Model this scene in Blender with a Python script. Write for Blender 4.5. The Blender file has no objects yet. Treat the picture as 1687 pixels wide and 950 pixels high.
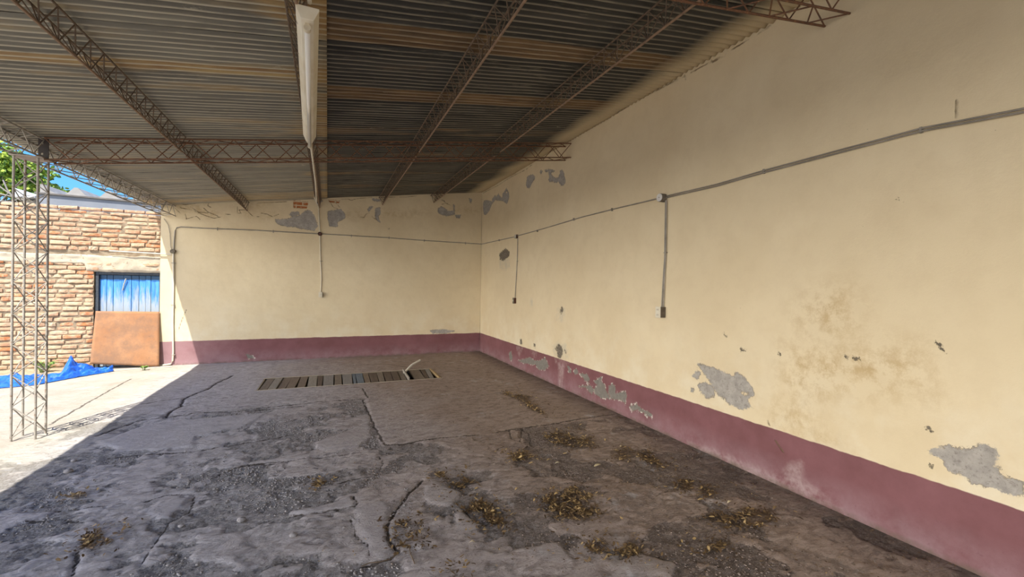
import bpy, math, random
import numpy as np
from mathutils import Vector, Matrix
random.seed(7); rng = np.random.default_rng(7)
SC = bpy.context.scene; COL = SC.collection
# ------------------------------------------------------------------ camera
F = 715.6; H = 1.6; W = 3.43; D = 10.04; IW, IH = 1687, 950
def _n(v): v = np.array(v, float); return v/np.linalg.norm(v)
_d1 = _n([540-843.5, 466-475, F]); _d2 = _n([2530-843.5, 499-475, F]); _d2 = _n(_d2-_d1*_d2.dot(_d1))
_up = np.cross(_d1, _d2); _up = -_up if _up[1] > 0 else _up
M = np.array([_d2, _d1, _up])
cam = bpy.data.objects.new('camera', bpy.data.cameras.new('camera')); COL.objects.link(cam); SC.camera = cam
cam.data.sensor_width = 36; cam.data.lens = F/IW*36; cam.data.clip_start = .02; cam.data.clip_end = 500
mw = Matrix.Identity(4)
for i in range(3):
    mw[i][0] = M[i, 0]; mw[i][1] = -M[i, 1]; mw[i][2] = -M[i, 2]
mw[2][3] = H; cam.matrix_world = mw
def at(px, py, ax, val):                       # photo pixel -> point on the plane axis = val
    r = M@np.array([px-843.5, py-475, F]); c = np.array([0, 0, H]); t = (val-c[ax])/r[ax]; return c+t*r
SLOPE = .134
def roofz(x): return 3.0+SLOPE*(x+2.84)
# ------------------------------------------------------------------ light
SC.view_settings.view_transform = 'Standard'; SC.view_settings.look = 'None'
SC.view_settings.gamma = 1; SC.view_settings.use_curve_mapping = False
SC.view_settings.exposure = 0.42
sunv = Vector((.252, .50, -1)).normalized()
sd = bpy.data.lights.new('sun', 'SUN'); sd.energy = 6.3; sd.angle = .0093; sd.color = (1, .95, .86)
so = bpy.data.objects.new('sun', sd); COL.objects.link(so); so.rotation_euler = sunv.to_track_quat('-Z', 'Y').to_euler(); so.location = (-6, -6, 12)
wd = bpy.data.worlds.new('sky'); SC.world = wd; wd.use_nodes = True
def world():
    nt = wd.node_tree; N = nt.nodes; L = nt.links; N.clear()
    out = N.new('ShaderNodeOutputWorld'); bg = N.new('ShaderNodeBackground'); L.new(bg.outputs[0], out.inputs[0])
    tc = N.new('ShaderNodeTexCoord')
    sep = N.new('ShaderNodeSeparateXYZ'); L.new(tc.outputs['Generated'], sep.inputs[0])
    r = N.new('ShaderNodeValToRGB'); L.new(sep.outputs[2], r.inputs[0])       # clear sky, paler at the horizon
    e = r.color_ramp.elements; e[0].position = 0; e[0].color = (.28, .62, .98, 1); e[1].position = .75; e[1].color = (.05, .2, .65, 1)
    x = e.new(.14); x.color = (.17, .52, .98, 1); x = e.new(.32); x.color = (.075, .36, .93, 1)
    dot = N.new('ShaderNodeVectorMath'); dot.operation = 'DOT_PRODUCT'; L.new(tc.outputs['Generated'], dot.inputs[0])
    dot.inputs[1].default_value = Vector((-.95, -.30, 0)).normalized()       # made-up bright low haze out of view, added to light the interior
    mr = N.new('ShaderNodeMapRange'); mr.inputs[1].default_value = .12; mr.inputs[2].default_value = .95; mr.interpolation_type = 'SMOOTHSTEP'
    L.new(dot.outputs['Value'], mr.inputs[0])
    el = N.new('ShaderNodeMapRange'); el.inputs[1].default_value = .62; el.inputs[2].default_value = .16; el.interpolation_type = 'SMOOTHSTEP'; L.new(sep.outputs[2], el.inputs[0])
    ml = N.new('ShaderNodeMath'); ml.operation = 'MULTIPLY'; L.new(mr.outputs[0], ml.inputs[0]); L.new(el.outputs[0], ml.inputs[1])
    mx = N.new('ShaderNodeMix'); mx.data_type = 'RGBA'; L.new(ml.outputs[0], mx.inputs[0]); L.new(r.outputs[0], mx.inputs[6])
    mx.inputs[7].default_value = (5.0, 4.7, 4.3, 1)
    gr = N.new('ShaderNodeMapRange'); gr.inputs[1].default_value = -.03; gr.inputs[2].default_value = 0.0; L.new(sep.outputs[2], gr.inputs[0])
    m2 = N.new('ShaderNodeMix'); m2.data_type = 'RGBA'; L.new(gr.outputs[0], m2.inputs[0]); m2.inputs[6].default_value = (.3, .25, .18, 1); L.new(mx.outputs[2], m2.inputs[7])
    L.new(m2.outputs[2], bg.inputs[0]); bg.inputs[1].default_value = 1.0
world()
# ------------------------------------------------------------------ material helper
class Mat:
    def __init__(s, name, rough=.85, spec=.25, metal=0):
        s.m = bpy.data.materials.new(name); s.m.use_nodes = True; s.nt = s.m.node_tree
        s.b = s.nt.nodes['Principled BSDF']; s.b.inputs['Roughness'].default_value = rough
        s.b.inputs['Specular IOR Level'].default_value = spec; s.b.inputs['Metallic'].default_value = metal
        s.tc = None; s.nrm = None
    def N(s, t): return s.nt.nodes.new('ShaderNode'+t)
    def L(s, a, b): s.nt.links.new(a, b)
    def pos(s, sc=(1, 1, 1)):
        if s.tc is None: s.tc = s.N('NewGeometry')
        if sc == (1, 1, 1): return s.tc.outputs['Position']
        v = s.N('VectorMath'); v.operation = 'MULTIPLY'; s.L(s.tc.outputs['Position'], v.inputs[0]); v.inputs[1].default_value = sc; return v.outputs[0]
    def noise(s, scale, detail=4, rough=.55, sc=(1, 1, 1), dist=0):
        n = s.N('TexNoise'); n.inputs['Scale'].default_value = scale; n.inputs['Detail'].default_value = detail
        n.inputs['Roughness'].default_value = rough; n.inputs['Distortion'].default_value = dist
        s.L(s.pos(sc), n.inputs['Vector']); return n.outputs[0]
    def vor(s, scale, feat='F1', out=0, sc=(1, 1, 1)):
        n = s.N('TexVoronoi'); n.feature = feat; n.inputs['Scale'].default_value = scale; s.L(s.pos(sc), n.inputs['Vector']); return n.outputs[out]
    def attr(s, name, out=2):
        n = s.N('Attribute'); n.attribute_name = name; return n.outputs[out]
    def rng(s, v, a, b, c=0, d=1):
        n = s.N('MapRange'); n.inputs[1].default_value = a; n.inputs[2].default_value = b; n.inputs[3].default_value = c; n.inputs[4].default_value = d
        s.L(v, n.inputs[0]); return n.outputs[0]
    def math(s, op, a, b=None):
        n = s.N('Math'); n.operation = op
        for i, v in enumerate((a, b)):
            if v is None: continue
            if isinstance(v, (int, float)): n.inputs[i].default_value = v
            else: s.L(v, n.inputs[i])
        return n.outputs[0]
    def mix(s, f, a, b, mode='MIX'):
        n = s.N('Mix'); n.data_type = 'RGBA'; n.blend_type = mode
        if isinstance(f, (int, float)): n.inputs[0].default_value = f
        else: s.L(f, n.inputs[0])
        for i, v in ((6, a), (7, b)):
            if isinstance(v, tuple): n.inputs[i].default_value = v if len(v) == 4 else v+(1,)
            else: s.L(v, n.inputs[i])
        return n.outputs[2]
    def bump(s, h, strength, dist):
        n = s.N('Bump'); n.inputs['Strength'].default_value = strength if isinstance(strength, (int, float)) else 1
        if not isinstance(strength, (int, float)): s.L(strength, n.inputs['Strength'])
        n.inputs['Distance'].default_value = dist; s.L(h, n.inputs['Height'])
        if s.nrm is not None: s.L(s.nrm, n.inputs['Normal'])
        s.nrm = n.outputs[0]; return s
    def done(s, col):
        if isinstance(col, tuple): s.b.inputs['Base Color'].default_value = col+(1,)
        else: s.L(col, s.b.inputs['Base Color'])
        if s.nrm is not None: s.L(s.nrm, s.b.inputs['Normal'])
        return s.m
def simple(name, c1, c2, scale=20, rough=.7, spec=.25, metal=0, bump=.0, sc=(1, 1, 1), c3=None, lo=.35, hi=.65):
    m = Mat(name, rough, spec, metal); n = m.noise(scale, 5, .6, sc)
    col = m.mix(m.rng(n, lo, hi), c1, c2)
    if c3: col = m.mix(m.rng(m.noise(scale*3.1, 3, .6, sc), .58, .7), col, c3)
    if bump: m.bump(n, bump, .01)
    return m.done(col)
# ------------------------------------------------------------------ mesh helpers
class MB:
    def __init__(s): s.v = []; s.f = []
    def box(s, a, b, j=0):
        k = len(s.v)
        for z in (a[2], b[2]):
            for x, y in ((a[0], a[1]), (b[0], a[1]), (b[0], b[1]), (a[0], b[1])):
                s.v.append((x+random.uniform(-j, j), y+random.uniform(-j, j), z+random.uniform(-j, j)))
        for f in ((0, 3, 2, 1), (4, 5, 6, 7), (0, 1, 5, 4), (1, 2, 6, 5), (2, 3, 7, 6), (3, 0, 4, 7)): s.f.append(tuple(k+i for i in f))
        return s
    def tube(s, pts, r, n=6, cap=True):
        pts = [np.array(p, float) for p in pts]; k0 = len(s.v); m = len(pts)
        for i, p in enumerate(pts):
            t = pts[min(i+1, m-1)]-pts[max(i-1, 0)]; t /= (np.linalg.norm(t)+1e-9)
            a = np.array((0, 0, 1.)) if abs(t[2]) < .9 else np.array((1., 0, 0)); u = np.cross(t, a); u /= np.linalg.norm(u); w = np.cross(t, u)
            rr = r[i] if isinstance(r, (list, tuple)) else r
            for q in range(n):
                an = 2*math.pi*q/n; s.v.append(tuple(p+rr*(math.cos(an)*u+math.sin(an)*w)))
        for i in range(m-1):
            for q in range(n):
                a = k0+i*n+q; b = k0+i*n+(q+1) % n; s.f.append((a, b, b+n, a+n))
        if cap:
            s.f.append(tuple(k0+q for q in range(n))[::-1]); s.f.append(tuple(k0+(m-1)*n+q for q in range(n)))
        return s
    def prism(s, loop, ax, a, b):                  # loop of 2-D points swept along axis ax from a to b
        k = len(s.v); n = len(loop)
        for c in (a, b):
            for p in loop:
                q = list(p); q.insert(ax, c); s.v.append(tuple(q))
        for i in range(n): s.f.append((k+i, k+(i+1) % n, k+n+(i+1) % n, k+n+i))
        s.f.append(tuple(k+i for i in range(n))[::-1]); s.f.append(tuple(k+n+i for i in range(n))); return s
    def build(s, name, mat, parent=None, bevel=0, smooth=False, attrs=None):
        me = bpy.data.meshes.new(name); me.from_pydata([tuple(map(float, v)) for v in s.v], [], s.f)
        return link(name, me, mat, parent, bevel, smooth)
def link(name, me, mat, parent=None, bevel=0, smooth=False):
    me.validate(); me.update(); o = bpy.data.objects.new(name, me); COL.objects.link(o)
    if mat: me.materials.append(mat)
    if parent: o.parent = parent
    if bevel:
        md = o.modifiers.new('bevel', 'BEVEL'); md.width = bevel; md.segments = 2; md.limit_method = 'ANGLE'
    if smooth: me.polygons.foreach_set('use_smooth', [True]*len(me.polygons))
    return o
def fix_normals(o):
    import bmesh
    bm = bmesh.new(); bm.from_mesh(o.data); bmesh.ops.recalc_face_normals(bm, faces=bm.faces); bm.to_mesh(o.data); bm.free(); return o
def tag(o, label=None, cat=None, group=None, kind=None):
    if label: o['label'] = label
    if cat: o['category'] = cat
    if group: o['group'] = group
    if kind: o['kind'] = kind
    return o
def empty(name, loc=(0, 0, 0), rot=(0, 0, 0)):
    o = bpy.data.objects.new(name, None); COL.objects.link(o); o.location = loc; o.rotation_euler = rot; o.empty_display_size = .1; return o
def copy_tree(o, parent=None):
    c = o.copy(); COL.objects.link(c); c.parent = parent
    for ch in o.children: copy_tree(ch, c)
    return c
def gridmesh(name, P, mat, keep=None, attrs={}, smooth=True, parent=None, flip=False):
    nu, nv = P.shape[:2]; me = bpy.data.meshes.new(name)
    idx = np.arange(nu*nv).reshape(nu, nv)
    q = np.stack([idx[:-1, :-1], idx[1:, :-1], idx[1:, 1:], idx[:-1, 1:]], -1)
    if flip: q = q[..., ::-1]
    q = q.reshape(-1, 4)
    if keep is not None: q = q[keep.reshape(-1)]
    me.vertices.add(nu*nv); me.vertices.foreach_set('co', P.reshape(-1).astype(np.float32))
    me.loops.add(len(q)*4); me.loops.foreach_set('vertex_index', q.reshape(-1).astype(np.int32))
    me.polygons.add(len(q)); me.polygons.foreach_set('loop_start', np.arange(0, len(q)*4, 4, dtype=np.int32))
    me.polygons.foreach_set('loop_total', np.full(len(q), 4, np.int32)); me.update(calc_edges=True)
    for k, a in attrs.items():
        t = me.attributes.new(k, 'FLOAT', 'POINT'); t.data.foreach_set('value', a.reshape(-1).astype(np.float32))
    if smooth: me.polygons.foreach_set('use_smooth', np.ones(len(q), bool))
    o = bpy.data.objects.new(name, me); COL.objects.link(o); me.materials.append(mat)
    if parent: o.parent = parent
    return o
# gradient noise
def pn(x, y, seed=0):
    xi = np.floor(x).astype(np.int64); yi = np.floor(y).astype(np.int64); xf = x-xi; yf = y-yi
    def g(i, j, dx, dy):
        h = (i*374761393+j*668265263+seed*2147483647) & 0xffffffff; h = ((h ^ (h >> 13))*1274126177) & 0xffffffff; h = (h ^ (h >> 16)) & 0xffff
        a = h*(2*math.pi/65536); return np.cos(a)*dx+np.sin(a)*dy
    u = xf*xf*xf*(xf*(xf*6-15)+10); v = yf*yf*yf*(yf*(yf*6-15)+10)
    a = g(xi, yi, xf, yf); b = g(xi+1, yi, xf-1, yf); c = g(xi, yi+1, xf, yf-1); d = g(xi+1, yi+1, xf-1, yf-1)
    return (a+(b-a)*u)+((c+(d-c)*u)-(a+(b-a)*u))*v
def fbm(x, y, o=4, seed=0, g=.5):
    r = 0; a = 1; f = 1
    for i in range(o): r = r+a*pn(x*f+17.3*i, y*f-9.1*i, seed+i); a *= g; f *= 2.03
    return r
def sstep(a, b, x): t = np.clip((x-a)/(b-a), 0, 1); return t*t*(3-2*t)
def segdist(X, Y, pts, closed):
    d = np.full(X.shape, 9.0); n = len(pts)
    for i in range(n if closed else n-1):
        (ax, ay), (bx, by) = pts[i], pts[(i+1) % n]; dx, dy = bx-ax, by-ay; l = dx*dx+dy*dy+1e-12
        t = np.clip(((X-ax)*dx+(Y-ay)*dy)/l, 0, 1); d = np.minimum(d, np.hypot(X-ax-t*dx, Y-ay-t*dy))
    return d
def inside(X, Y, pts):
    r = np.zeros(X.shape, bool); n = len(pts)
    for i in range(n):
        (ax, ay), (bx, by) = pts[i], pts[(i+1) % n]
        if ay == by: continue
        c = ((ay > Y) != (by > Y)) & (X < (bx-ax)*(Y-ay)/(by-ay)+ax); r ^= c
    return r
def paint(A, X, Y, pts, closed=True, reach=.08, sub=False):
    """A holds signed closeness: +1 well inside a shape, 0 on its edge, -1 far away."""
    p = np.array(pts); m = (X > p[:, 0].min()-reach) & (X < p[:, 0].max()+reach) & (Y > p[:, 1].min()-reach) & (Y < p[:, 1].max()+reach)
    if not m.any(): return
    x, y = X[m], Y[m]; d = segdist(x, y, pts, closed)
    if closed: d = np.where(inside(x, y, pts), d, -d)
    else: d = -d
    v = np.clip(d/reach, -1, 1)
    A[m] = np.minimum(A[m], -v) if sub else np.maximum(A[m], v)
def tr(crop, pts, ax, val):
    ox, oy, s = crop; o = [at(ox+x/s, oy+y/s, ax, val) for x, y in pts]; ij = [i for i in range(3) if i != ax]
    return [(p[ij[0]], p[ij[1]]) for p in o]
# ================================================================== STRUCTURE
# ---- plaster walls
cRA = (790, 270, 9.924); cRB = (780, 370, 2.88); cRC = (820, 540, 5.937); cRD = (1100, 560, 2.436); cRE = (1100, 160, 2.375)
cBA = (270, 320, 5.817); cBB = (520, 310, 6.025); P1 = (0, 0, 1)
RW = {'cement': [
 (cRA, [(60,650),(75,600),(110,590),(200,610),(215,560),(250,510),(275,540),(310,485),(345,540),(370,560),(375,490),(440,395),(480,470),(485,540),(460,620),(440,650),(420,625),(375,600),(290,595),(260,585),(200,660),(160,760),(110,825),(75,825),(60,760)]),
 (cRA, [(770,230),(790,200),(860,170),(905,190),(905,240),(870,290),(820,390),(780,390),(760,340),(765,280)]),
 (cRA, [(1125,110),(1180,90),(1230,120),(1180,140),(1160,170),(1210,210),(1225,235),(1290,225),(1300,170),(1315,150),(1310,110),(1350,105),(1385,160),(1385,200),(1405,240),(1400,310),(1370,355),(1330,345),(1290,285),(1235,305),(1180,280),(1150,290),(1125,260),(1140,200),(1130,150)]),
 (cRA, [(985,130),(1005,100),(1035,125),(1000,165)]), (cRA, [(1070,110),(1100,90),(1150,85),(1150,110),(1080,135)]),
 (cRC, [(110,240),(130,230),(145,290),(130,330),(112,290)]),
 (cRC, [(200,320),(240,310),(320,290),(360,320),(420,320),(460,290),(500,370),(460,410),(400,405),(370,360),(300,350),(250,340)]),
 (cRC, [(680,375),(700,370),(720,430),(700,445)]), (cRC, [(740,420),(770,400),(790,440),(760,455)]),
 (cRC, [(800,450),(850,450),(880,460),(900,500),(890,530),(850,510),(830,480)]),
 (cRC, [(780,570),(860,565),(900,560),(940,600),(920,645),(890,620),(870,585)]),
 (cRC, [(940,520),(980,500),(1020,475),(1010,520),(1045,560),(1055,620),(1100,680),(1080,620),(1090,560),(1120,545),(1150,580),(1150,640),(1190,630),(1250,620),(1260,660),(1245,740),(1200,700),(1150,695),(1100,690),(1000,680),(950,640),(940,600),(975,560)]),
 (cRC, [(1290,760),(1360,745),(1400,790),(1460,820),(1510,840),(1505,870),(1460,860),(1420,820),(1360,800),(1310,810)]),
 (cRD, [(120,95),(150,100),(230,130),(265,150),(270,125),(310,150),(345,200),(345,225),(320,235),(330,265),(340,272),(300,278),(250,262),(235,240),(200,220),(185,195),(165,160),(130,115)]),
 (cRD, [(120,180),(150,165),(180,190),(190,225),(160,232),(135,215)]), (cRD, [(100,140),(115,118),(130,130),(120,155),(105,155)]),
 (cRD, [(95,190),(105,192),(103,210),(93,205)]),
 (cRD, [(1045,445),(1080,432),(1130,428),(1190,438),(1230,432),(1270,420),(1310,430),(1320,470),(1325,505),(1310,510),(1340,545),(1430,575),(1430,620),(1370,615),(1290,590),(1240,580),(1180,540),(1120,520),(1110,490),(1095,470),(1050,460)]),
 ], 'cement_sub': [(cRD, [(290,205),(320,207),(325,222),(300,222)]), (cRA, [(425,470),(440,430),(455,470),(432,490)])],
 'dark': [(cRB, [(122,135),(150,112),(172,125),(170,150),(140,172),(125,165)]), (cRB, [(412,395),(420,388),(428,400),(418,425),(410,415)]),
  (cRC, [(560,200),(595,155),(625,180),(638,220),(630,270),(605,300),(585,280),(580,240)]), (cRC, [(215,110),(235,105),(240,160),(220,160)]),
  (cRC, [(350,150),(365,150),(368,190),(352,185)]), (cRC, [(655,215),(670,215),(672,250),(660,250)]), (cRD, [(1080,12),(1095,10),(1115,40),(1105,48)]),
  (cRD, [(1038,348),(1045,346),(1055,362),(1048,364)]), (cRD, [(445,50),(455,52),(453,60),(445,60)]), (cRD, [(708,66),(722,66),(722,74),(712,76)]), (cRD, [(750,68),(762,70),(760,80),(750,80)]),
  (cRD, [(1052,508),(1062,508),(1062,516),(1054,516)]), (cRD, [(293,36),(302,36),(302,41),(293,41)]), (cRD, [(305,36),(313,36),(313,42),(305,42)]), (P1, [(1193,547),(1196,547),(1196,550),(1193,550)]), (P1, [(1193,551),(1196,551),(1196,554),(1193,554)]),
  (P1, [(1479,326),(1482,326),(1482,329),(1479,329)])],
 'pale': [(cRB, [(120,170),(170,160),(175,200),(150,220),(125,205)]), (cRB, [(395,400),(415,385),(435,400),(435,450),(415,460),(395,450)]), (cRB, [(268,350),(280,350),(282,390),(270,390)]),
  (cRC, [(180,180),(250,185),(230,240),(210,280),(190,230)]), (cRC, [(320,225),(385,240),(375,285),(355,295),(335,260)]),
  (cRC, [(560,300),(700,345),(680,370),(650,390),(630,580),(600,580),(590,380),(560,330)]), (cRC, [(530,180),(600,120),(680,170),(700,280),(640,330),(560,290)]),
  (cRD, [(480,500),(540,490),(545,560),(650,640),(600,640),(450,570)]), (cRD, [(80,410),(190,440),(500,570),(700,680),(640,670),(420,580),(180,470)])],
 'stain': [(cRD, [(470,20),(640,30),(830,5),(1010,20),(1060,120),(1060,240),(960,200),(900,230),(700,200),(600,260),(500,250),(450,180)]), (cRD, [(400,260),(560,240),(590,330),(660,415),(540,380),(430,340)]), (cRD, [(810,10),(1000,15),(1010,80),(900,90)]),
  (cRE, [(560,760),(700,740),(760,830),(720,940),(540,940),(500,840)])],
 'crack': [(cRA, [(50,480),(300,350),(520,210),(760,90),(860,10)]), (P1, [(930,235),(1000,197),(1060,160),(1110,135),(1180,98),(1270,42)]), (P1, [(1170,97),(1174,103),(1185,97),(1196,92)]), (P1, [(1129,122),(1130,132)]), (P1, [(1577,165),(1577,195)]), (cRD, [(400,320),(408,342)]), (cRD, [(430,400),(465,450)])]}
BW = {'cement': [(cBA, [(1060,240),(1180,235),(1240,215),(1300,200),(1370,150),(1400,150),(1440,200),(1475,300),(1440,350),(1300,325),(1240,310),(1190,310),(1130,300),(1080,275)]),
  (cBA, [(1200,190),(1230,165),(1290,165),(1300,190),(1230,215)]),
  (cBB, [(120,230),(250,205),(290,250),(290,300),(220,335),(220,380),(140,380),(120,300)]), (cBB, [(515,210),(540,180),(575,180),(525,235)]),
  (cBB, [(590,200),(640,190),(645,250),(620,280),(640,340),(600,310),(590,270)]), (cBB, [(1215,200),(1245,180),(1290,200),(1310,225),(1380,220),(1380,260),(1310,275),(1240,260),(1212,235)]),
  (cBB, [(1365,160),(1378,165),(1382,225),(1370,225)]), (cBB, [(1380,265),(1440,260),(1430,300),(1395,290)]), (cBB, [(1525,100),(1550,105),(1545,150),(1530,140)]), (P1, [(708,544),(730,542),(750,545),(735,549),(712,549)]),
  (cBB, [(560,100),(640,110),(640,130),(570,125)]), (cBA, [(1480,55),(1520,60),(1515,75),(1482,75)]), (P1, [(405,583),(414,585),(419,590),(409,590)])],
 'cement_sub': [], 'brick': [(cBA, [(1240,55),(1385,70),(1370,135),(1240,130)]), (cBB, [(120,112),(180,112),(242,122),(232,147),(140,140)])],
 'dark': [(cBB, [(672,398),(679,398),(679,403),(672,403)]), (cBB, [(715,397),(730,397),(730,402),(715,402)]), (cBB, [(1250,118),(1275,120),(1310,145),(1280,138)]), (cBB, [(48,252),(60,252),(60,258),(48,258)])],
 'pale': [(P1, [(262,455),(270,462),(268,480),(262,478)])],
 'stain': [(cBB, [(670,225),(800,240),(1000,225),(1110,235),(1000,260),(860,270),(700,265)]), (cBB, [(300,265),(400,235),(480,285),(440,290),(330,280)]), (cBB, [(1380,210),(1640,200),(1640,235),(1400,235)]), (cBA, [(120,90),(420,110),(560,210),(470,225),(300,180),(140,130)]), (cBA, [(700,140),(790,150),(880,205),(1040,200),(1040,215),(850,215),(780,170)]), (cBA, [(780,80),(980,90),(990,115),(820,110)])],
 'crack': [(cBA, [(130,90),(200,100),(300,88)]), (cBA, [(205,190),(215,238),(270,220),(310,210),(345,240)]), (cBA, [(130,100),(160,130),(260,150),(400,205),(480,230),(550,215)]), (cBA, [(80,100),(110,140),(155,180)]), (cBA, [(380,130),(420,170),(470,190),(520,210)]), (cBA, [(250,120),(330,170),(420,180)]), (cBA, [(705,120),(705,180),(740,185),(720,150),(790,150),(850,210),(910,215)]), (cBA, [(930,180),(990,190),(1040,215),(1100,190)]), (cBA, [(590,190),(640,195)]), (cBA, [(430,85),(420,110),(450,125)]), (cBA, [(890,85),(1000,80),(1180,70)]),
   (cBB, [(525,235),(540,262),(580,300),(605,310)]), (cBB, [(250,110),(330,108),(350,122),(400,105),(560,90)]), (cBB, [(700,88),(900,88),(1000,75)]), (cBB, [(150,150),(175,190),(215,205)]), (cBB, [(200,150),(240,190)]), (cBB, [(1250,160),(1290,150),(1340,170)]), (cBB, [(440,285),(480,290),(500,255),(520,250)]), (P1, [(307,510),(300,525),(294,543)])]}
def plaster_mat(name):
    m = Mat(name, .9, .18)
    wob = m.math('SUBTRACT', m.noise(26, 7, .8), .5); wob2 = m.math('SUBTRACT', m.noise(7, 3, .6), .5)
    def mask(a, k=1.6, w=.05, off=0):
        v = m.math('ADD', m.attr(a), m.math('MULTIPLY', wob, k)); v = m.math('ADD', v, off); return m.rng(v, -w, w), v
    cream = m.mix(m.rng(m.noise(.9, 3), .3, .7), (.68, .57, .375), (.75, .645, .445))
    cream = m.mix(m.rng(m.noise(5, 6, .7), .45, .8, 0, .35), cream, (.58, .47, .30))
    sep = m.N('SeparateXYZ'); m.L(m.pos(), sep.inputs[0]); z = sep.outputs[2]
    low = m.math('MULTIPLY', m.rng(z, 1.3, .45), m.rng(m.noise(3, 5, .65), .45, .65)); cream = m.mix(m.math('MULTIPLY', low, .4), cream, (.80, .76, .62))
    speck = m.rng(m.vor(11), .035, .02); speck = m.math('MULTIPLY', speck, m.rng(m.noise(1.7, 2), .52, .6)); cream = m.mix(m.math('MULTIPLY', speck, .8), cream, (.2, .15, .09))
    st = m.math('MULTIPLY', m.rng(m.attr('stain'), -.5, .6), m.rng(m.noise(9, 7, .75), .44, .62)); cream = m.mix(m.math('MULTIPLY', st, .65), cream, (.43, .29, .12))
    band = m.mix(m.rng(m.noise(2.2, 5, .65), .35, .65), (.185, .082, .087), (.235, .108, .118))
    band = m.mix(m.math('MULTIPLY', m.rng(z, .26, .02), m.rng(m.noise(4, 5, .7), .3, .62, 0, .75)), band, (.33, .22, .24))
    band = m.mix(m.rng(m.noise(30, 3, .7), .62, .75, 0, .4), band, (.16, .07, .08))
    sun_tint = m.math('MULTIPLY', m.rng(m.math('ADD', sep.outputs[0], m.math('MULTIPLY', wob2, 1.2)), -1.5, -2.8), .6); band = m.mix(sun_tint, band, (.42, .27, .28))   # overexposed sunlight on the open end put into the band colour
    edge = m.math('ADD', z, m.math('MULTIPLY', wob2, .02)); isb = m.rng(edge, .452, .446)
    col = m.mix(isb, cream, band)
    pm, _ = mask('pale', .9, .35); col = m.mix(m.math('MULTIPLY', m.math('MULTIPLY', pm, m.rng(m.noise(8, 6, .75), .38, .6)), .6), col, m.mix(isb, (.50, .47, .38), (.46, .36, .35)))
    dust_bounce = m.math('MULTIPLY', m.rng(z, .045, .0), m.rng(m.noise(10, 4, .7), .35, .6)); col = m.mix(dust_bounce, col, (.16, .12, .095))
    cem = m.mix(m.rng(m.noise(14, 6, .7), .35, .65), (.33, .31, .28), (.47, .44, .395)); cem = m.mix(m.rng(m.noise(34, 6, .8), .54, .64, 0, .6), cem, (.18, .16, .135))
    cem = m.mix(m.math('MULTIPLY', isb, .6), cem, (.11, .10, .085)); cm, cv = mask('cement'); rim, _ = mask('cement', 1.6, .05, .22)
    col = m.mix(m.math('MULTIPLY', m.math('MULTIPLY', rim, isb), m.rng(m.noise(16, 4), .5, .6)), col, (.66, .62, .55))
    rim2, _ = mask('cement', 1.6, .04, .07); col = m.mix(m.math('MULTIPLY', rim2, m.rng(m.noise(9, 3), .42, .5)), col, (.20, .165, .12)); col = m.mix(cm, col, cem)
    dm, _ = mask('dark', 3.0, .08, -.1); col = m.mix(dm, col, m.mix(m.rng(m.noise(40), .4, .6), (.13, .11, .085), (.22, .19, .15)))
    bm_, _ = mask('brick', .7, .05)
    bt = m.N('TexBrick'); mp = m.N('Mapping'); mp.inputs['Rotation'].default_value = (math.pi/2, 0, 0); m.L(m.pos(), mp.inputs[0]); m.L(mp.outputs[0], bt.inputs[0])
    bt.inputs['Scale'].default_value = 1; bt.inputs['Brick Width'].default_value = .25; bt.inputs['Row Height'].default_value = .08; bt.inputs['Mortar Size'].default_value = .012
    bt.inputs['Color1'].default_value = (.38, .13, .05, 1); bt.inputs['Color2'].default_value = (.46, .17, .065, 1); bt.inputs['Mortar'].default_value = (.6, .5, .34, 1)
    col = m.mix(bm_, col, m.mix(m.rng(m.noise(30), .55, .65, 0, .6), bt.outputs[0], (.62, .52, .34)))
    ck, _ = mask('crack', .35, .08, .14); ck = m.math('MULTIPLY', ck, m.rng(m.noise(6, 3), .36, .48)); col = m.mix(m.math('MULTIPLY', ck, .85), col, (.17, .12, .07))
    hgt = m.math('SUBTRACT', m.math('MULTIPLY', m.noise(45, 5, .65), .12), m.math('ADD', m.math('ADD', cm, dm), m.math('ADD', ck, bm_)))
    m.bump(hgt, .8, .006); m.bump(m.math('MULTIPLY', m.noise(90, 4, .7), m.math('ADD', m.math('MULTIPLY', cm, 2.2), .25)), .5, .006); m.bump(m.noise(2.5, 4, .5), .5, .02)
    return m.done(col)
PLASTER = plaster_mat('cream_plaster')
def wall_attrs(X, Y, spec, ax, val):
    A = {}
    for k in ('cement', 'dark', 'brick', 'pale', 'stain', 'crack'):
        a = np.full(X.shape, -1.0); rch = {'stain': .3, 'pale': .08, 'crack': .05}.get(k, .07)
        for c, pts in spec.get(k, []): paint(a, X, Y, tr(c, pts, ax, val), k != 'crack', rch)
        for c, pts in spec.get(k+'_sub', []): paint(a, X, Y, tr(c, pts, ax, val), True, rch, True)
        A[k] = a
    return A
def plaster_disp(U, V, A, seed):
    h = .006*fbm(U*.9, V*.9, 3, seed)+.0012*fbm(U*9, V*9, 3, seed+5)
    return h-.006*np.clip(A['cement']*6, 0, 1)-.012*np.clip(A['dark']*5, 0, 1)-.01*np.clip(A['brick']*5, 0, 1)
u = np.concatenate([np.arange(-4.2, 1.0, .08), np.arange(1.0, D+.001, .018)]); v = np.arange(0, 4.081, .018)-.02
U, V = np.meshgrid(u, v, indexing='ij'); A = wall_attrs(U, V, RW, 0, W)
P = np.stack([W-plaster_disp(U, V, A, 3), U, V], -1)
wr = gridmesh('wall_right', P, PLASTER, attrs=A); tag(wr, 'long cream plaster wall with a dusty purple band and flaking patches', kind='structure')
plain = simple('weathered_render', (.42, .38, .31), (.55, .49, .38), 3, .95, .1, bump=.3)
b = MB().box((W+.02, -4.3, -.6), (W+.3, D+.3, 4.06)).build('backing', plain, wr)
XL = -2.885
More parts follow.
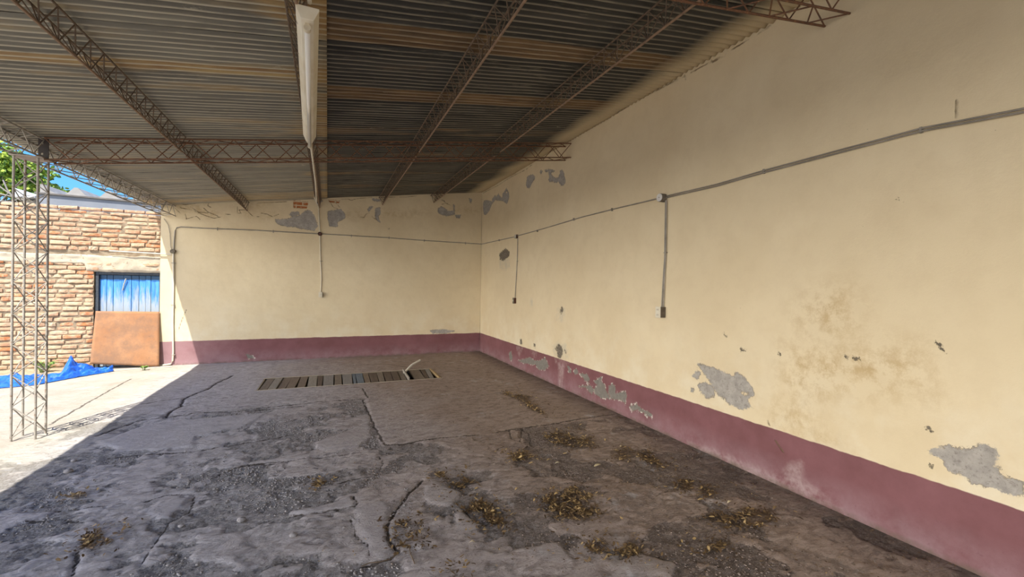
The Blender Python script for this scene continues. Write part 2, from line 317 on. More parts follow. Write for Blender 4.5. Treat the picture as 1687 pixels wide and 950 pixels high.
u = np.concatenate([[XL], np.arange(XL+.012, W+.01, .018)]); t = np.linspace(0, 1, 200)
U, T = np.meshgrid(u, t, indexing='ij'); V = -.02+T*(roofz(U)+.05)
A = wall_attrs(U, V, BW, 1, D); disp = plaster_disp(U, V, A, 11)
P = np.stack([U, D-disp, V], -1)
wb = gridmesh('wall_back', P, PLASTER, attrs=A, flip=True); tag(wb, 'cream plaster end wall with purple band, peeling under the roof', kind='structure')
MB().prism([(XL, -.6), (W+.3, -.6), (W+.3, roofz(W)+.02), (XL, roofz(XL)+.02)], 1, D+.015, D+.27).build('backing', plain, wb)
# ---- floor
CA = (0, 600, 2.714); CB = (400, 640, 3.064); CC = (700, 620, 2.812)
CRACKS = [(CA, [(1040,50),(975,80),(930,110),(860,135),(820,155),(810,185),(755,215),(740,235),(640,245),(570,265),(500,290),(430,320)], .03),
 (CA, [(1357,185),(1100,205),(900,215),(760,230)], .012), (CA, [(480,415),(560,405),(700,400),(860,390),(1000,365),(1150,340),(1357,300)], .02), (CA, [(960,500),(1000,475),(1080,450),(1200,440),(1340,425)], .016),
 (CA, [(620,620),(760,580),(860,575),(870,620),(840,660),(760,700),(700,780),(650,850),(600,920)], .014), (CA, [(345,830),(350,880),(320,900),(330,940)], .02), (CA, [(180,660),(290,650),(420,640),(560,620)], .01), (CA, [(120,700),(260,690),(380,700)], .01),
 (CB, [(605,0),(630,45)], .012), (CB, [(605,55),(640,130),(670,200),(715,285)], .014), (CB, [(0,105),(250,80),(430,62),(600,50)], .010),
 (CB, [(715,285),(800,280),(900,262),(1000,250),(1190,230)], .01), (CC, [(330,255),(500,230),(620,215),(700,200),(800,185),(880,175)], .010), (CB, [(0,385),(150,365),(300,350),(440,340),(600,320)], .012),
 (CB, [(240,635),(400,620),(560,590),(580,570),(560,540)], .014), (CB, [(910,460),(850,510),(790,580),(750,650),(725,690),(740,760),(780,815),(740,855),(680,865),(600,885)], .020), (CB, [(540,650),(560,710),(620,780),(632,840)], .012),
 (CB, [(440,480),(560,450),(680,430),(705,380),(690,340)], .010), (CC, [(330,340),(370,320),(460,325),(500,310)], .010), (CC, [(390,250),(400,285),(440,300),(450,240),(480,260),(490,310)], .009), (CC, [(170,600),(250,700),(290,680)], .008), (CC, [(640,420),(690,470),(760,480)], .008),
 (P1, [(215,624),(150,660),(80,700)], .012), (P1, [(230,665),(300,655)], .006), (P1, [(850,613),(900,602),(935,607)], .006), (P1, [(690,608),(640,600),(560,601)], .005)]
SMOOTH = [(CB, [(905,540),(920,490),(975,462),(1110,520),(1090,550),(1045,590),(930,578)]), (CB, [(1060,640),(1090,590),(1220,690),(1190,725),(1080,720)]), (CB, [(240,610),(400,585),(560,540),(575,575),(560,595),(240,635)]),
 (CB, [(355,270),(500,225),(640,160),(665,240),(580,300),(430,310),(360,300)]), (CB, [(560,600),(700,560),(760,590),(730,700),(770,800),(700,850),(640,840),(630,770),(570,700)]), (CC, [(400,800),(620,760),(700,860),(560,860)]), (CC, [(850,860),(1000,820),(1180,860),(1150,928),(880,928)]),
 (CC, [(870,740),(960,720),(940,780),(880,770)]), (CA, [(640,650),(800,590),(860,590),(760,690),(690,700)]), (CA, [(480,400),(600,330),(760,290),(900,300),(860,370),(700,385)]), (CA, [(440,350),(620,280),(900,240),(1200,215),(1100,280),(860,330),(560,400)])]
LITTER = [(CA, [(360,780),(430,740),(470,780),(490,800),(400,830),(365,820)], 260), (CA, [(310,585),(370,580),(360,597),(315,595)], 60), (CB, [(350,475),(385,462),(415,480),(390,492),(365,490)], 80),
 (CB, [(960,430),(1000,425),(1060,475),(1130,455),(1145,480),(1100,505),(1040,475)], 320), (CB, [(1110,590),(1200,555),(1270,620),(1330,670),(1300,700),(1240,670),(1200,620),(1120,610)], 620), (CB, [(750,700),(800,670),(920,665),(920,675),(790,695)], 110), (CB, [(790,770),(860,720),(875,745),(820,800),(790,800)], 150),
 (CC, [(350,80),(380,60),(400,80),(500,90),(490,120),(540,150),(570,190),(480,150),(430,110)], 420), (CC, [(540,270),(620,250),(720,290),(770,270),(800,330),(620,320),(560,290)], 420), (CC, [(395,360),(460,345),(500,375),(440,390),(410,400)], 260),
 (CC, [(530,590),(560,560),(690,520),(760,560),(820,650),(720,680),(600,640)], 950), (CC, [(740,770),(820,760),(830,810),(770,830)], 150), (CC, [(880,800),(1000,790),(1020,820),(920,830)], 170), (CC, [(980,340),(1050,350),(1120,430),(1060,410),(990,380)], 300),
 (CC, [(1150,500),(1200,470),(1240,500),(1220,545),(1180,530)], 220), (CC, [(1285,640),(1400,700),(1540,700),(1640,660),(1600,600),(1460,610),(1340,620)], 420), (CC, [(1290,830),(1350,810),(1380,780),(1370,760),(1310,800)], 120), (CC, [(1270,520),(1320,500),(1350,550),(1290,560)], 70), (CC, [(120,890),(150,885),(160,915),(125,915)], 50), (CC, [(860,350),(920,320),(1000,350),(960,390),(880,400)], 160)]
def curve_px(c, pts): return tr(c, pts, 2, 0.0)
PX0, PX1, PY0, PY1 = -.95, 1.835, 7.34, 8.20
def snap(a, *vals):
    for q in vals: a[np.argmin(abs(a-q))] = q
    return np.sort(a)
gx = snap(np.concatenate([np.arange(-34, -14, 1.0), np.arange(-14, -5.2, .4), np.arange(-5.2, -3.2, .04), np.arange(-3.2, W+.011, .0165), [W+.02]]), PX0, PX1)
gy = snap(np.concatenate([np.arange(-24, -9, 1.0), np.arange(-9, .6, .3), np.arange(.6, 4.4, .0135), np.arange(4.4, D-.01, .022), [D, D+.25]]), PY0, PY1)
X, Y = np.meshgrid(gx, gy, indexing='ij')
smooth = np.full(X.shape, -1.0)
for c, p in SMOOTH: paint(smooth, X, Y, curve_px(c, p), True, .12)
slab = np.maximum(sstep(-.03, .03, X-.50)*sstep(4.40, 4.5, Y+.02*fbm(X*3, Y*3, 2, 4)), sstep(6.1, 6.6, Y+.2*pn(X, Y, 8))*.8)   # the sounder slabs
slab = np.maximum(slab, sstep(-2.2, -2.9, X)*.85)
n1 = fbm(X*1.15+3, Y*1.5, 5, 21, .55); n2 = fbm(X*2.6, Y*3.4+5, 5, 31, .55); n3 = fbm(X*.5, Y*.5, 3, 41)
plate = sstep(-.06, -.02, n1)*.55+sstep(.04, .075, n2)*.45
plate = np.clip(np.maximum(plate, sstep(-.1, .25, smooth+.35*n2)), 0, 1); plate = np.maximum(plate, slab)
rough = 1-plate
crack = np.full(X.shape, -4.0); cdep = np.zeros(X.shape)
wx, wy = X+.018*fbm(X*6, Y*6, 5, 51, .6), Y+.018*fbm(X*6+9, Y*6, 5, 52, .6)
for c, p, w in CRACKS:
    a = np.full(X.shape, -1.0); paint(a, wx, wy, curve_px(c, p), False, .10); d = -a*.10
    wl_ = np.maximum(w*.8, np.where(Y > 4.4, .020, .011)); v = 1-d/(wl_*.75); crack = np.maximum(crack, np.clip(v, -4, 1)); w = w*.8; cdep = np.maximum(cdep, np.clip(1-d/w, 0, 1)*min(.02, w))
dirt = np.full(X.shape, -1.0)
for c, p, n in LITTER: paint(dirt, wx, wy, curve_px(c, p), True, .14)
Z = .012*n3+.009*(plate-1)*(1+.8*n2)-.020*rough*np.abs(fbm(X*11, Y*11, 4, 61, .6))+.0055*fbm(X*6+Y*2, Y*12-X*3, 5, 71, .6)*(1-.65*slab)*(1-.8*sstep(0, .15, smooth))+.006*sstep(-.02, .08, smooth+.3*pn(X*16, Y*16, 44))-cdep*.9
Z += .03*sstep(1., 0, np.hypot((X-1.95)/.45, (Y-2.75)/.35))
Z = Z*sstep(0, .06, W-X+.0)*(.35+.65*sstep(9.95, 9.5, Y))*(1-.75*sstep(-2.3, -3.0, X))
pm_ = np.minimum(np.minimum(X-PX0+.17, PX1+.17-X), np.minimum(Y-PY0+.17, PY1+.17-Y)); Z *= 1-sstep(0, .1, pm_)
def floor_z(x, y):
    i = np.clip(np.searchsorted(gx, x)-1, 0, len(gx)-2); j = np.clip(np.searchsorted(gy, y)-1, 0, len(gy)-2)
    return np.maximum(np.maximum(Z[i, j], Z[i+1, j]), np.maximum(Z[i, j+1], Z[i+1, j+1]))
def floor_mat():
    m = Mat('worn_concrete', .88, .3)
    sep = m.N('SeparateXYZ'); m.L(m.pos(), sep.inputs[0]); x = sep.outputs[0]; y = sep.outputs[1]
    side = m.rng(m.math('ADD', m.math('ADD', x, m.math('MULTIPLY', y, .12)), m.math('MULTIPLY', m.math('SUBTRACT', m.noise(.8, 4), .5), 2.2)), -.3, 2.2)   # earth browns the wall side; cool and warm light also put into the colour
    top = m.mix(side, (.50, .475, .49), (.35, .272, .228))
    top = m.mix(m.rng(m.noise(1.1, 5, .6), .35, .65, 0, .6), top, m.mix(side, (.56, .545, .57), (.41, .33, .285)))
    top = m.mix(m.rng(m.noise(7, 9, .8, (1, 1.8, 1), .8), .47, .60, 0, .8), top, m.mix(side, (.27, .25, .255), (.19, .142, .115)))
    base = m.mix(m.rng(m.noise(70, 3, .75), .35, .65), m.mix(side, (.23, .215, .215), (.16, .12, .098)), m.mix(side, (.56, .55, .57), (.35, .285, .25)))
    pe = m.rng(m.vor(55), .22, .12); base = m.mix(m.math('MULTIPLY', pe, .6), base, (.52, .50, .51))
    r = m.rng(m.math('ADD', m.attr('rough'), m.math('MULTIPLY', m.math('SUBTRACT', m.noise(22, 5, .7), .5), .9)), .4, .62)
    col = m.mix(r, top, base)
    fk = m.rng(m.math('ADD', m.attr('flake'), m.math('MULTIPLY', m.math('SUBTRACT', m.noise(24, 5, .7), .5), .9)), -.02, .05)
    col = m.mix(m.math('MULTIPLY', fk, .6), col, m.mix(m.rng(m.noise(5, 5, .7), .35, .65), m.mix(side, (.40, .385, .41), (.30, .25, .225)), m.mix(side, (.50, .49, .52), (.36, .31, .28))))
    sunny = m.rng(m.math('ADD', x, m.math('MULTIPLY', m.math('SUBTRACT', m.noise(1.5, 4), .5), .5)), -1.9, -2.6)  # sunlit cream put into the apron colour from the shadow line outwards
    col = m.mix(m.math('MULTIPLY', sunny, .75), col, m.mix(m.rng(m.noise(1.8, 6, .7), .4, .66), (.47, .43, .34), (.38, .325, .235)))
    wh = m.math('MULTIPLY', m.rng(m.noise(2.1, 6, .7), .56, .68), m.rng(m.noise(9, 5, .7), .45, .6)); col = m.mix(m.math('MULTIPLY', wh, .55), col, (.60, .60, .63))
    di = m.rng(m.math('ADD', m.attr('dirt'), m.math('MULTIPLY', m.math('SUBTRACT', m.noise(19, 7, .8), .5), 3.4)), -.1, .3)
    di = m.math('MULTIPLY', di, .75); col = m.mix(di, col, m.mix(m.rng(m.noise(60), .4, .6), (.075, .05, .033), (.15, .105, .068)))
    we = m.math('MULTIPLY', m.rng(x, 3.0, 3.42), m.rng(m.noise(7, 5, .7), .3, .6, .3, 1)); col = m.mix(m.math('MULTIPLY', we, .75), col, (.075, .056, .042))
    ck = m.rng(m.math('ADD', m.attr('crack'), m.math('MULTIPLY', m.math('SUBTRACT', m.noise(35, 4, .7), .5), 2.2)), 0, .35)
    col = m.mix(m.math('MULTIPLY', ck, .85), col, (.06, .045, .034))
    sp = m.math('MULTIPLY', m.rng(m.vor(16), .07, .05), m.rng(m.noise(3, 2), .5, .55)); col = m.mix(sp, col, (.06, .045, .03))
    m.bump(m.noise(38, 7, .75), m.math('ADD', m.math('MULTIPLY', r, .9), .4), .02); m.bump(m.noise(150, 3, .7), .35, .003); m.bump(m.noise(9, 6, .7, (1, 2.2, 1), 1.2), .6, .03)
    return m.done(col)
xc = (gx[:-1]+gx[1:])/2; yc = (gy[:-1]+gy[1:])/2
keep = ~(((xc > PX0) & (xc < PX1))[:, None] & ((yc > PY0) & (yc < PY1))[None, :])
fl = gridmesh('floor', np.stack([X, Y, Z], -1), floor_mat(), keep, {'rough': rough, 'crack': crack, 'dirt': dirt, 'flake': smooth})
tag(fl, 'cracked and worn concrete floor running out into the yard', kind='structure')
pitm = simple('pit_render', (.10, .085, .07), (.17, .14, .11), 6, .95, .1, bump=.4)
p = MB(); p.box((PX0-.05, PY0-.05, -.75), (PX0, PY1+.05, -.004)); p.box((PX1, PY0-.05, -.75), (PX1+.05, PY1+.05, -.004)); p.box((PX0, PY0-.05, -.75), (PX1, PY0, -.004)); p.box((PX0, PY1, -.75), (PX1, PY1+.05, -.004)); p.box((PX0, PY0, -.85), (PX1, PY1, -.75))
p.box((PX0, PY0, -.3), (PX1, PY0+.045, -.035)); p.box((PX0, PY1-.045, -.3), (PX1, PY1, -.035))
tag(p.build('trim_1', pitm), 'rendered pit with a ledge under the boards', kind='structure')
g = MB().box((-40, D+.5, -.4), (30, 60, -.05)).build('ground', simple('dry_ground', (.3, .24, .16), (.4, .33, .22), .6)); tag(g, 'dry ground beyond the brick wall', kind='structure')
# ---- roof: corrugated sheets
def roof_mat(name, base1, base2, st1, st2, metal, crest):
    m = Mat(name, .6, .4, metal)
    s = m.noise(1.0, 5, .6, (.7, 6, 1)); s2 = m.noise(1.0, 5, .7, (3, 30, 1)); pch = m.noise(1.3, 4, .6, (1, 1.6, 1))
    col = m.mix(m.rng(s, .38, .62), base1, base2)
    col = m.mix(m.rng(s2, .58, .74, 0, .3), col, (.34, .31, .22))
    a = m.rng(m.math('ADD', m.attr('stain'), m.math('MULTIPLY', m.math('SUBTRACT', s, .5), 1.6)), .35, .75)
    col = m.mix(a, col, m.mix(m.rng(m.noise(1, 5, .7, (2, 22, 1)), .35, .65), st1, st2))
    cr_ = m.math('MULTIPLY', m.rng(m.attr('crest'), .45, .95), m.rng(m.noise(1, 5, .7, (1.5, 10, 1)), .3, .5)); col = m.mix(m.math('MULTIPLY', cr_, crest), col, (.50, .455, .34))  # dust and caught light on the downward crests, put into the colour
    w = m.math('MULTIPLY', m.rng(m.noise(1, 7, .8, (2.2, 9, 1)), .63, .7), m.rng(pch, .5, .6)); col = m.mix(m.math('MULTIPLY', w, .7), col, (.5, .46, .34))
    bounce = m.rng(m.math('ADD', m.attr('dust_bounce'), m.math('MULTIPLY', m.math('SUBTRACT', m.noise(3, 5, .6), .5), .35)), .15, .9); col = m.mix(bounce, col, (.55, .46, .29))  # light bounced off the long wall, put into the sheet colour
    m.bump(m.noise(60, 4, .7), .15, .004)
    return m.done(col)
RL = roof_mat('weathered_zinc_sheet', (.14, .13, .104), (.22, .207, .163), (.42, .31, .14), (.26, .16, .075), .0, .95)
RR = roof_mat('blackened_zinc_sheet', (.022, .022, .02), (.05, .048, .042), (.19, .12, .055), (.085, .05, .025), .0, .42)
ceil = empty('ceiling'); tag(ceil, 'corrugated sheet roof over the lattice joists', kind='structure')
PITCH = 1.105/15
def sheet(x0, x1, y0, y1, dz, side, k, cuts=None):
    ys = np.arange(y0, y1+1e-6, PITCH/8); xs = np.linspace(x0, x1, 46); XX, YY = np.meshgrid(xs, ys, indexing='ij')
    cor = .0105*np.cos(2*np.pi*YY/PITCH); t = (YY-y0)/(y1-y0)
    ZZ = roofz(XX)+.010+cor+dz+.006*t+.006*fbm(XX*.8, YY*2.2+k*7, 3, 80+side)+.004*pn(XX*3, YY*3, 90+k)
    if side == 0: ZZ += .004*sstep(.06, 0, XX-x0)*pn(XX*0+2, YY*6, 5)
    if side: stain = sstep(.64, .70, t+.03*fbm(XX*1.2, YY*3, 3, 55+k))*(.95 if k in (5, 6) else .45)+.5*fbm(XX*1.1, YY*6, 3, 66+k)+.55*(k == 8)*sstep(.5, .1, t)*0
    else: stain = .25+.9*np.exp(-((YY-4.12)/.09)**2)+.5*np.exp(-((YY-3.1)/.2)**2)*sstep(-1.4, -.2, XX)+.5*sstep(-.55, -.05, XX)*sstep(-.2, .3, pn(YY*3, XX*0+.5, 6))+.3*fbm(XX*.6, YY*1.5, 2, 9)+.5*np.exp(-((YY-9.6)/.3)**2)
    dust_bounce = sstep(2.85, 3.38, XX+.12*pn(YY*1.5, XX, 3))  # band of painted wall-bounce light along the long wall
    o = gridmesh('roof_sheet', np.stack([XX, YY, ZZ], -1), RR if side else RL, None, {'stain': stain, 'dust_bounce': dust_bounce, 'crest': -np.cos(2*np.pi*YY/PITCH)}, parent=ceil)
    md = o.modifiers.new('t', 'SOLIDIFY'); md.thickness = .0012; md.offset = 1
    return o
k = 0
for i in range(-6, 7):
    y0 = 3.535+1.105*i; y1 = y0+1.105+PITCH*1.2
    if y0 < -4.3: continue
    if i == 6: continue
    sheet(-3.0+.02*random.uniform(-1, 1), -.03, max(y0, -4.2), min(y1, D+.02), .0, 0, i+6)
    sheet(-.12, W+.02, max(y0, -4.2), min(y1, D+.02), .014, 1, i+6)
# ---- far brick wall with opening
brickm = Mat('old_brick', .92, .15)
oi = brickm.attr('tone'); cb = brickm.mix(oi, (.47, .27, .165), (.60, .43, .28)); cb = brickm.mix(brickm.rng(brickm.attr('tone2'), .78, .95), cb, (.52, .20, .085))
cb = brickm.mix(brickm.rng(brickm.noise(14, 6, .7), .45, .7, 0, .7), cb, (.62, .53, .38)); cb = brickm.mix(brickm.rng(brickm.noise(35, 4, .7), .55, .75, 0, .5), cb, (.30, .17, .10))
brickm.bump(brickm.noise(40, 6, .7), .8, .012); brickm = brickm.done(cb)
mortar = simple('crumbling_mortar', (.22, .16, .105), (.36, .29, .20), 12, .97, .1, bump=.8)
wl = MB()
DX0, DX1, DZ = -3.84, XL, 1.735
wl.box((-14, D+.035, -.5), (DX0-.01, D+.3, 2.80)); wl.box((DX0-.01, D+.035, DZ+.02), (XL-.005, D+.3, 2.80))
wallL = wl.build('wall_left', mortar); tag(wallL, 'old sunlit brick wall of the yard with a cement band', kind='structure')
def bricks():
    V = []; Fc = []; t1 = []; t2 = []
    z = -.03; row = 0
    while z < 2.84:
        h = random.uniform(.058, .070) if z < 2.3 else random.uniform(.05, .066)
        if 1.86 < z < 2.10: z += .09; continue
        x = -13.9-random.uniform(0, .2)
        while x < XL-.01:
            L = random.choice((.25, .26, .27, .24, .13, .20)) if z < 2.3 else random.choice((.26, .3, .22, .36))
            x1 = min(x+L, XL-.008)
            if z < DZ and x1 > DX0-.01:
                if x > DX0-.05: break
                x1 = DX0-.012
            if x1-x > .04:
                out = random.uniform(-.008, .02); wob = lambda s: random.uniform(-s, s); k = len(V); nx = 4
                dz = .012*math.sin(x*1.3+row)*(z < 2.2)
                a0 = wob(.006); a1 = wob(.006)
                for iz, zz, yy in ((0, 0, .014), (1, .012, 0), (2, h-.012, 0), (3, h, .014)):
                    for ix in range(nx+1):
                        s = ix/nx; xx = x+.004+(x1-x-.008)*s; ey = .012 if ix in (0, nx) else 0
                        V.append((xx+wob(.003), D+.02-out+yy+ey+wob(.004), z+zz+dz+a0*(1-s)+a1*s+wob(.004)))
                for iz in range(3):
                    for ix in range(nx):
                        a = k+iz*(nx+1)+ix; Fc.append((a, a+1, a+nx+2, a+nx+1))
                kb = len(V)
                for ix in (0, nx):
                    for zz in (0, h): V.append((x+.004+(x1-x-.008)*(ix/nx), D+.09, z+zz+dz))
                Fc += [(k, kb, kb+2, k+nx), (k+3*(nx+1), k+3*(nx+1)+nx, kb+3, kb+1), (k, k+nx+1, k+2*(nx+1), k+3*(nx+1), kb+1, kb), (k+nx, kb+2, kb+3, k+3*(nx+1)+nx, k+2*(nx+1)+nx, k+nx+1+nx)]
                a, bq = random.random(), random.random(); n = len(V)-k; t1 += [a]*n; t2 += [bq]*n
            x += L+random.uniform(.008, .02)
            if x1 >= DX0-.02 and z < DZ: break
        z += h+random.uniform(.014, .024); row += 1
    me = bpy.data.meshes.new('brickwork'); me.from_pydata(V, [], Fc)
    for nm, a in (('tone', t1), ('tone2', t2)): q = me.attributes.new(nm, 'FLOAT', 'POINT'); q.data.foreach_set('value', a)
    return link('brickwork', me, brickm, wallL)
bricks()
cemband = simple('rough_cement_band', (.44, .38, .29), (.54, .47, .35), 6, .95, .1, bump=1, c3=(.30, .24, .17))
xs = np.linspace(-14, XL-.004, 400); zs = np.linspace(0, 1, 12); XX, TT = np.meshgrid(xs, zs, indexing='ij')
lo = np.where(XX > DX0-.12, DZ+.0+.0*XX, 1.865)+.008*pn(XX*7, TT*0, 2); hi = 2.035+.014*pn(XX*4, TT*0, 3)
ZZ = lo+(hi-lo)*TT; YY = D+.012-.016*fbm(XX*5, ZZ*9, 4, 4)+.03*(np.abs(TT-.5) > .45)
gridmesh('cement_band', np.stack([XX, YY, ZZ], -1), cemband, parent=wallL, flip=True)
# ---- door
dr = empty('door_1', (DX0, D, 0)); tag(dr, 'blue painted plank door in the brick wall, lower half hidden by a rusty sheet', kind='structure')
dm = Mat('blue_planks', .7, .3); dn = dm.noise(1, 6, .7, (22, 4, 2.2)); sp = dm.N('SeparateXYZ'); dm.L(dm.pos(), sp.inputs[0])
c = dm.mix(dm.rng(dn, .38, .62), (.045, .20, .62), (.10, .36, .80)); wear = dm.math('ADD', dm.math('MULTIPLY', dm.math('SUBTRACT', dm.noise(1, 6, .75, (30, 4, 3)), .5), 2.2), dm.rng(sp.outputs[2], 1.6, .95, -.45, .55))
c = dm.mix(dm.rng(wear, -.15, .3, 0, .85), c, (.42, .45, .44)); edge = dm.math('ADD', sp.outputs[2], dm.math('MULTIPLY', dm.math('SUBTRACT', dm.noise(14, 2), .5), .03)); c = dm.mix(dm.rng(edge, 1.598, 1.604), c, (.045, .095, .17)); dm.bump(dn, .5, .006)
BLUE = dm.done(c); darkw = simple('dark_frame_wood', (.045, .055, .07), (.08, .09, .10), 30, .8)
xs = [0.045, .145, .235, .385, .50, .61, .71, .79, .93]
for i in range(8): MB().box((xs[i]+.002, .10+.004*(i % 3), .02), (xs[i+1]-.003, .13, 1.68)).build('plank', BLUE, dr, .003)
MB().box((.0, .06, 0), (.045, .2, DZ+.01)).build('frame_post', darkw, dr, .004); MB().box((.925, .06, 0), (.95, .2, DZ+.01)).build('frame_post', darkw, dr, .004); MB().box((.045, .06, 1.685), (.925, .2, DZ+.01)).build('frame_head', darkw, dr, .004)
MB().box((.0, .135, 0), (.95, .26, 1.70)).build('shade_board', darkw, dr)  # dark sheet standing in for the shade behind the planks
MB().tube([(.375, .085, 1.40), (.40, .075, 1.52), (.43, .07, 1.62)], .009, 6).build('latch_stick', simple('grey_stick', (.4, .38, .33), (.5, .47, .4)), dr)
# ================================================================== LATTICE STEELWORK
rust = simple('rusty_rod', (.20, .10, .055), (.13, .072, .046), 18, .75, .3, 0, .3, c3=(.32, .17, .085))
rust2 = simple('dark_rusty_rod', (.16, .115, .078), (.10, .073, .052), 18, .75, .3, 0, .3, c3=(.24, .145, .085))
greyst = simple('grey_painted_rod', (.40, .37, .32), (.28, .255, .22), 9, .7, .3, 0, .2, c3=(.22, .13, .08))
def zig(mb, A, B, per, r, s0=0, n=5):      # bent rod running between two parallel chords given as (start, end) pairs
    A0, A1 = map(np.array, A); B0, B1 = map(np.array, B); L = np.linalg.norm(A1-A0); k = max(2, int(round(L/(per/2)))); pts = []
    for i in range(k+1):
        t = i/k; p, q = (A0+(A1-A0)*t, B0+(B1-B0)*t); pts.append(p if (i+s0) % 2 == 0 else q)
    for i in range(k): mb.tube([pts[i], pts[i+1]], r, n)
    return mb
def box_girder(root, p0, p1, w, h, matC, matL, per, rc, rl, wdir):
    """four chords and four laced faces between p0 and p1 (top centre line); wdir = sideways unit vector"""
    p0, p1, wd_ = np.array(p0), np.array(p1), np.array(wdir); dn_ = np.array((0, 0, -h))
    c = {}
    for a in (-1, 1):
        for b_ in (0, 1):
            q0 = p0+wd_*a*w/2+dn_*b_; q1 = p1+wd_*a*w/2+dn_*b_; c[a, b_] = (q0, q1)
            MB().tube([q0, q1], rc, 6).build('chord', matC, root)
    zig(MB(), c[-1, 0], c[-1, 1], per, rl, 0).build('side_lacing', matL, root); zig(MB(), c[1, 0], c[1, 1], per, rl, 1).build('side_lacing', matL, root)
    zig(MB(), c[-1, 1], c[1, 1], per, rl, 0).build('bottom_lacing', matL, root); zig(MB(), c[-1, 0], c[1, 0], per, rl, 1).build('top_lacing', matL, root)
def cross_beam(y, label):
    r = empty('lattice_beam', (0, y, 0)); tag(r, label, 'beam', 'rusty lattice cross beams')
    x0, x1 = -2.62, W-.01; box_girder(r, (x0, 0, roofz(x0)-.03), (x1, 0, roofz(x1)-.03), .17, .215, rust, rust, .40, .0085, .0055, (0, 1, 0)); return r
mb_ = cross_beam(5.91, 'rusty lattice cross beam from tower post to long wall, carrying the joists')
nb_ = cross_beam(2.03, 'rusty lattice cross beam end entering the long wall at the top right')
# dark gusset plate with two bolt holes
def holed(mb, x0, x1, z0, z1, y0, y1, hs):
    xc_ = (x0+x1)/2; r = .011; zs = [z0]+[v for h_ in hs for v in (h_-r, h_+r)]+[z1]
    for i in range(len(zs)-1):
        if i % 2 == 0: mb.box((x0, y0, zs[i]), (x1, y1, zs[i+1]))
        else: mb.box((x0, y0, zs[i]), (xc_-.012-r+.001, y1, zs[i+1])); mb.box((xc_-.012+r, y0, zs[i]), (x1, y1, zs[i+1]))
    return mb
holed(MB(), -2.70, -2.622, 2.815, 3.01, -.01, 0, (2.855, 2.965)).build('end_plate', simple('dark_plate', (.07, .055, .05), (.045, .04, .04), 12, .6, .3), mb_)['label'] = 'dark steel end plate with two bolt holes'
MB().box((-2.70, -.01, 2.80), (-2.622, .075, 2.815)).build('end_plate', simple('dark_plate_b', (.07, .055, .05), (.045, .04, .04)), mb_)
# eave beam
eb = empty('eave_beam', (-2.755, 6, 0)); tag(eb, 'pale grey lattice box beam along the open eave, resting on the tower post', 'beam')
box_girder(eb, (0, -4.2, 3.0), (0, 4.035, 3.0), .19, .185, greyst, greyst, .36, .009, .0055, (1, 0, 0))
# tower post
tw = empty('lattice_tower_post', (-2.745, 5.895, 0)); tag(tw, 'grey lattice tower post standing at the open edge of the shelter', 'post')
hw = .088
fx = [(-hw, -hw), (hw, -hw), (hw, hw), (-hw, hw)]
for x, y in fx: MB().tube([(x, y, -.02), (x, y, 2.80)], .0105, 8).build('leg', greyst, tw)
for i in range(4):
    (ax, ay), (bx, by) = fx[i], fx[(i+1) % 4]; zig(MB(), ((ax, ay, .03), (ax, ay, 2.78)), ((bx, by, .03), (bx, by, 2.78)), .30, .0055, i % 2).build('lacing', greyst, tw)
MB().box((-.115, -.115, 2.792), (.13, .115, 2.803)).build('cap_plate', simple('pale_plate', (.42, .37, .32), (.34, .29, .25), 10), tw, .001)
# joists
def joist(L):
    r = empty('lattice_joist'); w, h = .115, .155
    a = ((-w/2, 0, 0), (-w/2, L, 0)); b = ((w/2, 0, 0), (w/2, L, 0)); c = ((0, 0, -h), (0, L, -h))
    for q in (a, b): MB().tube(q, .0075, 6).build('top_chord', rust2, r)
    MB().tube(c, .0095, 6).build('bottom_chord', simple('lit_rusty_chord', (.30, .20, .125), (.20, .135, .09), 14, .7, .3), r)  # caught light put into the paler bottom chord colour
    zig(MB(), c, a, .19, .0042).build('side_lacing', rust2, r); zig(MB(), c, b, .19, .0042).build('side_lacing', rust2, r)
    for i in range(int(L/.19)+1): MB().tube([(-w/2, .01+i*.19, 0), (w/2, .01+i*.19, 0)], .0042, 5).build('crossbar', rust2, r)
    return r
near = joist(3.68); far = joist(4.03)
JX = [(-1.515, 'leftmost'), (-.205, 'second from the left'), (1.075, 'third from the left'), (2.225, 'rightmost')]
nl = ['near span of the leftmost lattice roof joist, left of the tube light', 'near span of lattice roof joist carrying the tube light', 'near span of lattice roof joist between the tube light and the rightmost joist', 'near span of the rightmost lattice roof joist, nearest the long wall']
fl_ = ['far span of the leftmost lattice roof joist, reaching the end wall', 'far span of lattice joist with the pipe, behind the tube light', 'far span of the third lattice joist from the left, reaching the end wall', 'far span of the rightmost lattice joist, ending near the room corner']
for i, (x, _) in enumerate(JX):
    for proto, y, lab in ((near, 2.13, nl[i]), (far, 6.005, fl_[i])):
        o = proto if i == 0 else copy_tree(proto); o.location = (x, y, roofz(x)-.012); o.rotation_euler = (0, -math.atan(SLOPE), 0); tag(o, lab, 'roof joist', 'lattice roof joists')
